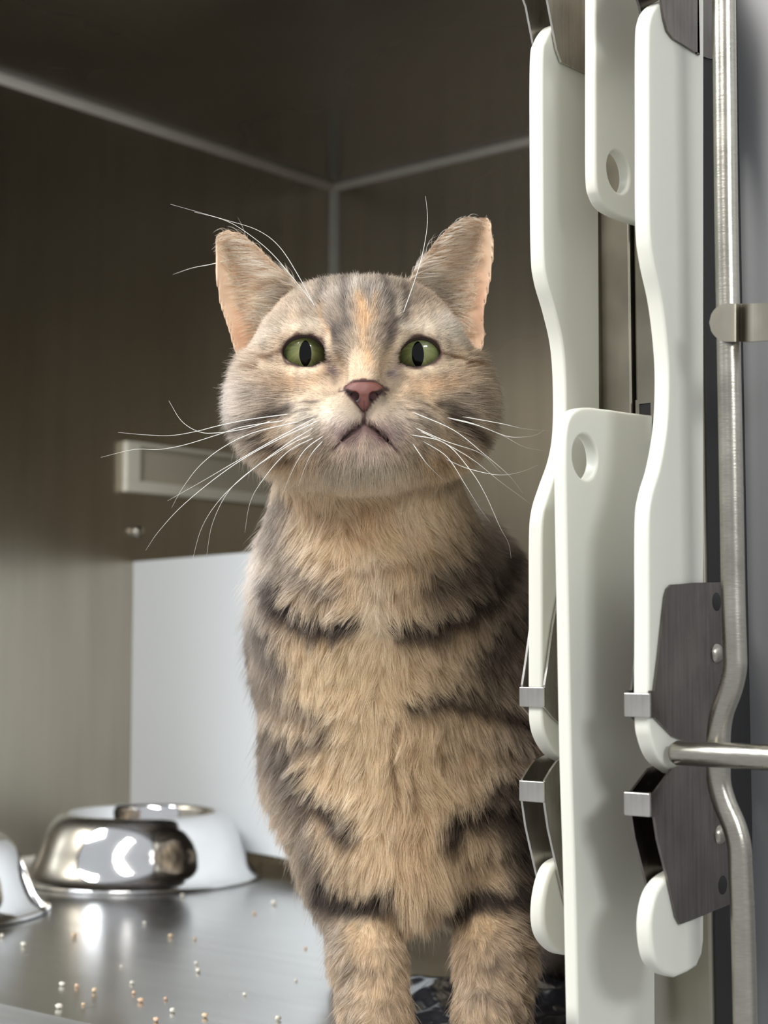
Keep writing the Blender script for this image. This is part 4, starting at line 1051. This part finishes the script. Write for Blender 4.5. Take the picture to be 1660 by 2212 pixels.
# ---- whiskers and brow hairs, each a tapered hair of its own
M['whisker'] = simple('whisker', rgb(240, 238, 230), .35)
WH = [
 [(628, 894), (540, 906), (471, 920), (424, 932), (368, 941), (310, 939), (255, 934)],
 [(619, 908), (525, 922), (471, 939), (399, 961), (343, 971), (290, 971), (218, 988)],
 [(588, 909), (530, 926), (471, 935), (431, 933), (393, 910), (365, 866)],
 [(650, 910), (547, 935), (481, 967), (431, 1007), (393, 1057), (371, 1097)],
 [(681, 903), (587, 953), (493, 1007), (440, 1038), (362, 1082)],
 [(694, 906), (581, 960), (493, 1013), (399, 1088), (343, 1148), (315, 1189)],
 [(681, 922), (619, 960), (540, 1019), (478, 1076), (437, 1138), (415, 1213)],
 [(675, 938), (628, 960), (547, 1013), (493, 1063), (459, 1132), (446, 1204)],
 [(681, 944), (619, 978), (565, 1041), (540, 1088), (529, 1151)],
 [(700, 941), (659, 972), (631, 1019), (609, 1072)],
 [(697, 953), (669, 988), (644, 1050)],
 [(891, 890), (980, 929), (1044, 979), (1099, 1026), (1130, 1065)],
 [(966, 902), (1022, 915), (1085, 940), (1132, 965), (1182, 975)],
 [(972, 904), (1035, 920), (1094, 942), (1132, 944), (1157, 940), (1177, 929)],
 [(1000, 900), (1083, 915), (1132, 926), (1188, 931)],
 [(897, 924), (966, 954), (1038, 979), (1083, 1021)],
 [(905, 930), (955, 954), (1022, 993), (1077, 1037), (1149, 1090)],
 [(883, 938), (961, 957), (1016, 1015), (1049, 1068), (1080, 1137), (1099, 1173), (1105, 1206)],
 [(911, 951), (966, 987), (1005, 1046), (1036, 1096), (1060, 1129)],
 [(891, 957), (922, 1001), (958, 1037)],
 [(960, 990), (1011, 1012), (1077, 1026), (1127, 1019), (1163, 1004)]]
BR = [[(684, 669), (644, 594), (603, 532), (556, 497), (484, 474), (368, 441)], [(681, 660), (628, 594), (581, 541), (525, 497), (481, 474), (420, 458)], [(500, 560), (456, 571), (415, 579), (374, 593)],
      [(870, 680), (895, 610), (913, 550), (924, 480), (920, 424)]]
from mathutils.bvhtree import BVHTree
bvh = BVHTree.FromPolygons([tuple(v) for v in CV], [tuple(int(i) for i in q) for q in CQ])
def surf_depth(px, py):
    r = ray(px, py); dv = Vector((r[0], 1, r[2])).normalized(); h = bvh.ray_cast(Vector((0, 0, HC)), dv, 2.0)
    return h[0][1] if h[0] is not None else None
def grow_hair(name, pp, r0, lead):
    pp = catmull(pp, 6); n = len(pp); s = np.linspace(0, 1, n)
    y0 = surf_depth(*pp[0]) or .70; ys = []
    for k in range(n):
        y = y0 + .001 - .012 * math.sin(min(1, s[k] * 1.3) * math.pi / 2) + .030 * s[k] ** 2 * lead
        sd_ = surf_depth(*pp[k])
        if sd_ is not None and s[k] > .08: y = min(y, sd_ - .010 * min(1, s[k] * 3))
        ys.append(y)
    ys = np.convolve(np.pad(ys, 3, mode='edge'), np.ones(7) / 7, 'valid')
    pts = [PP(p[0], p[1], y) for p, y in zip(pp, ys)]
    V, Fc = tube_geo(pts, [r0 * (1 - .82 * t) for t in s], 6); cat_part(name, V, Fc, M['whisker'])
for w in WH: grow_hair('whisker', w, .00022, 1.0)
for w in BR: grow_hair('brow_whisker', w, .00022, .4)
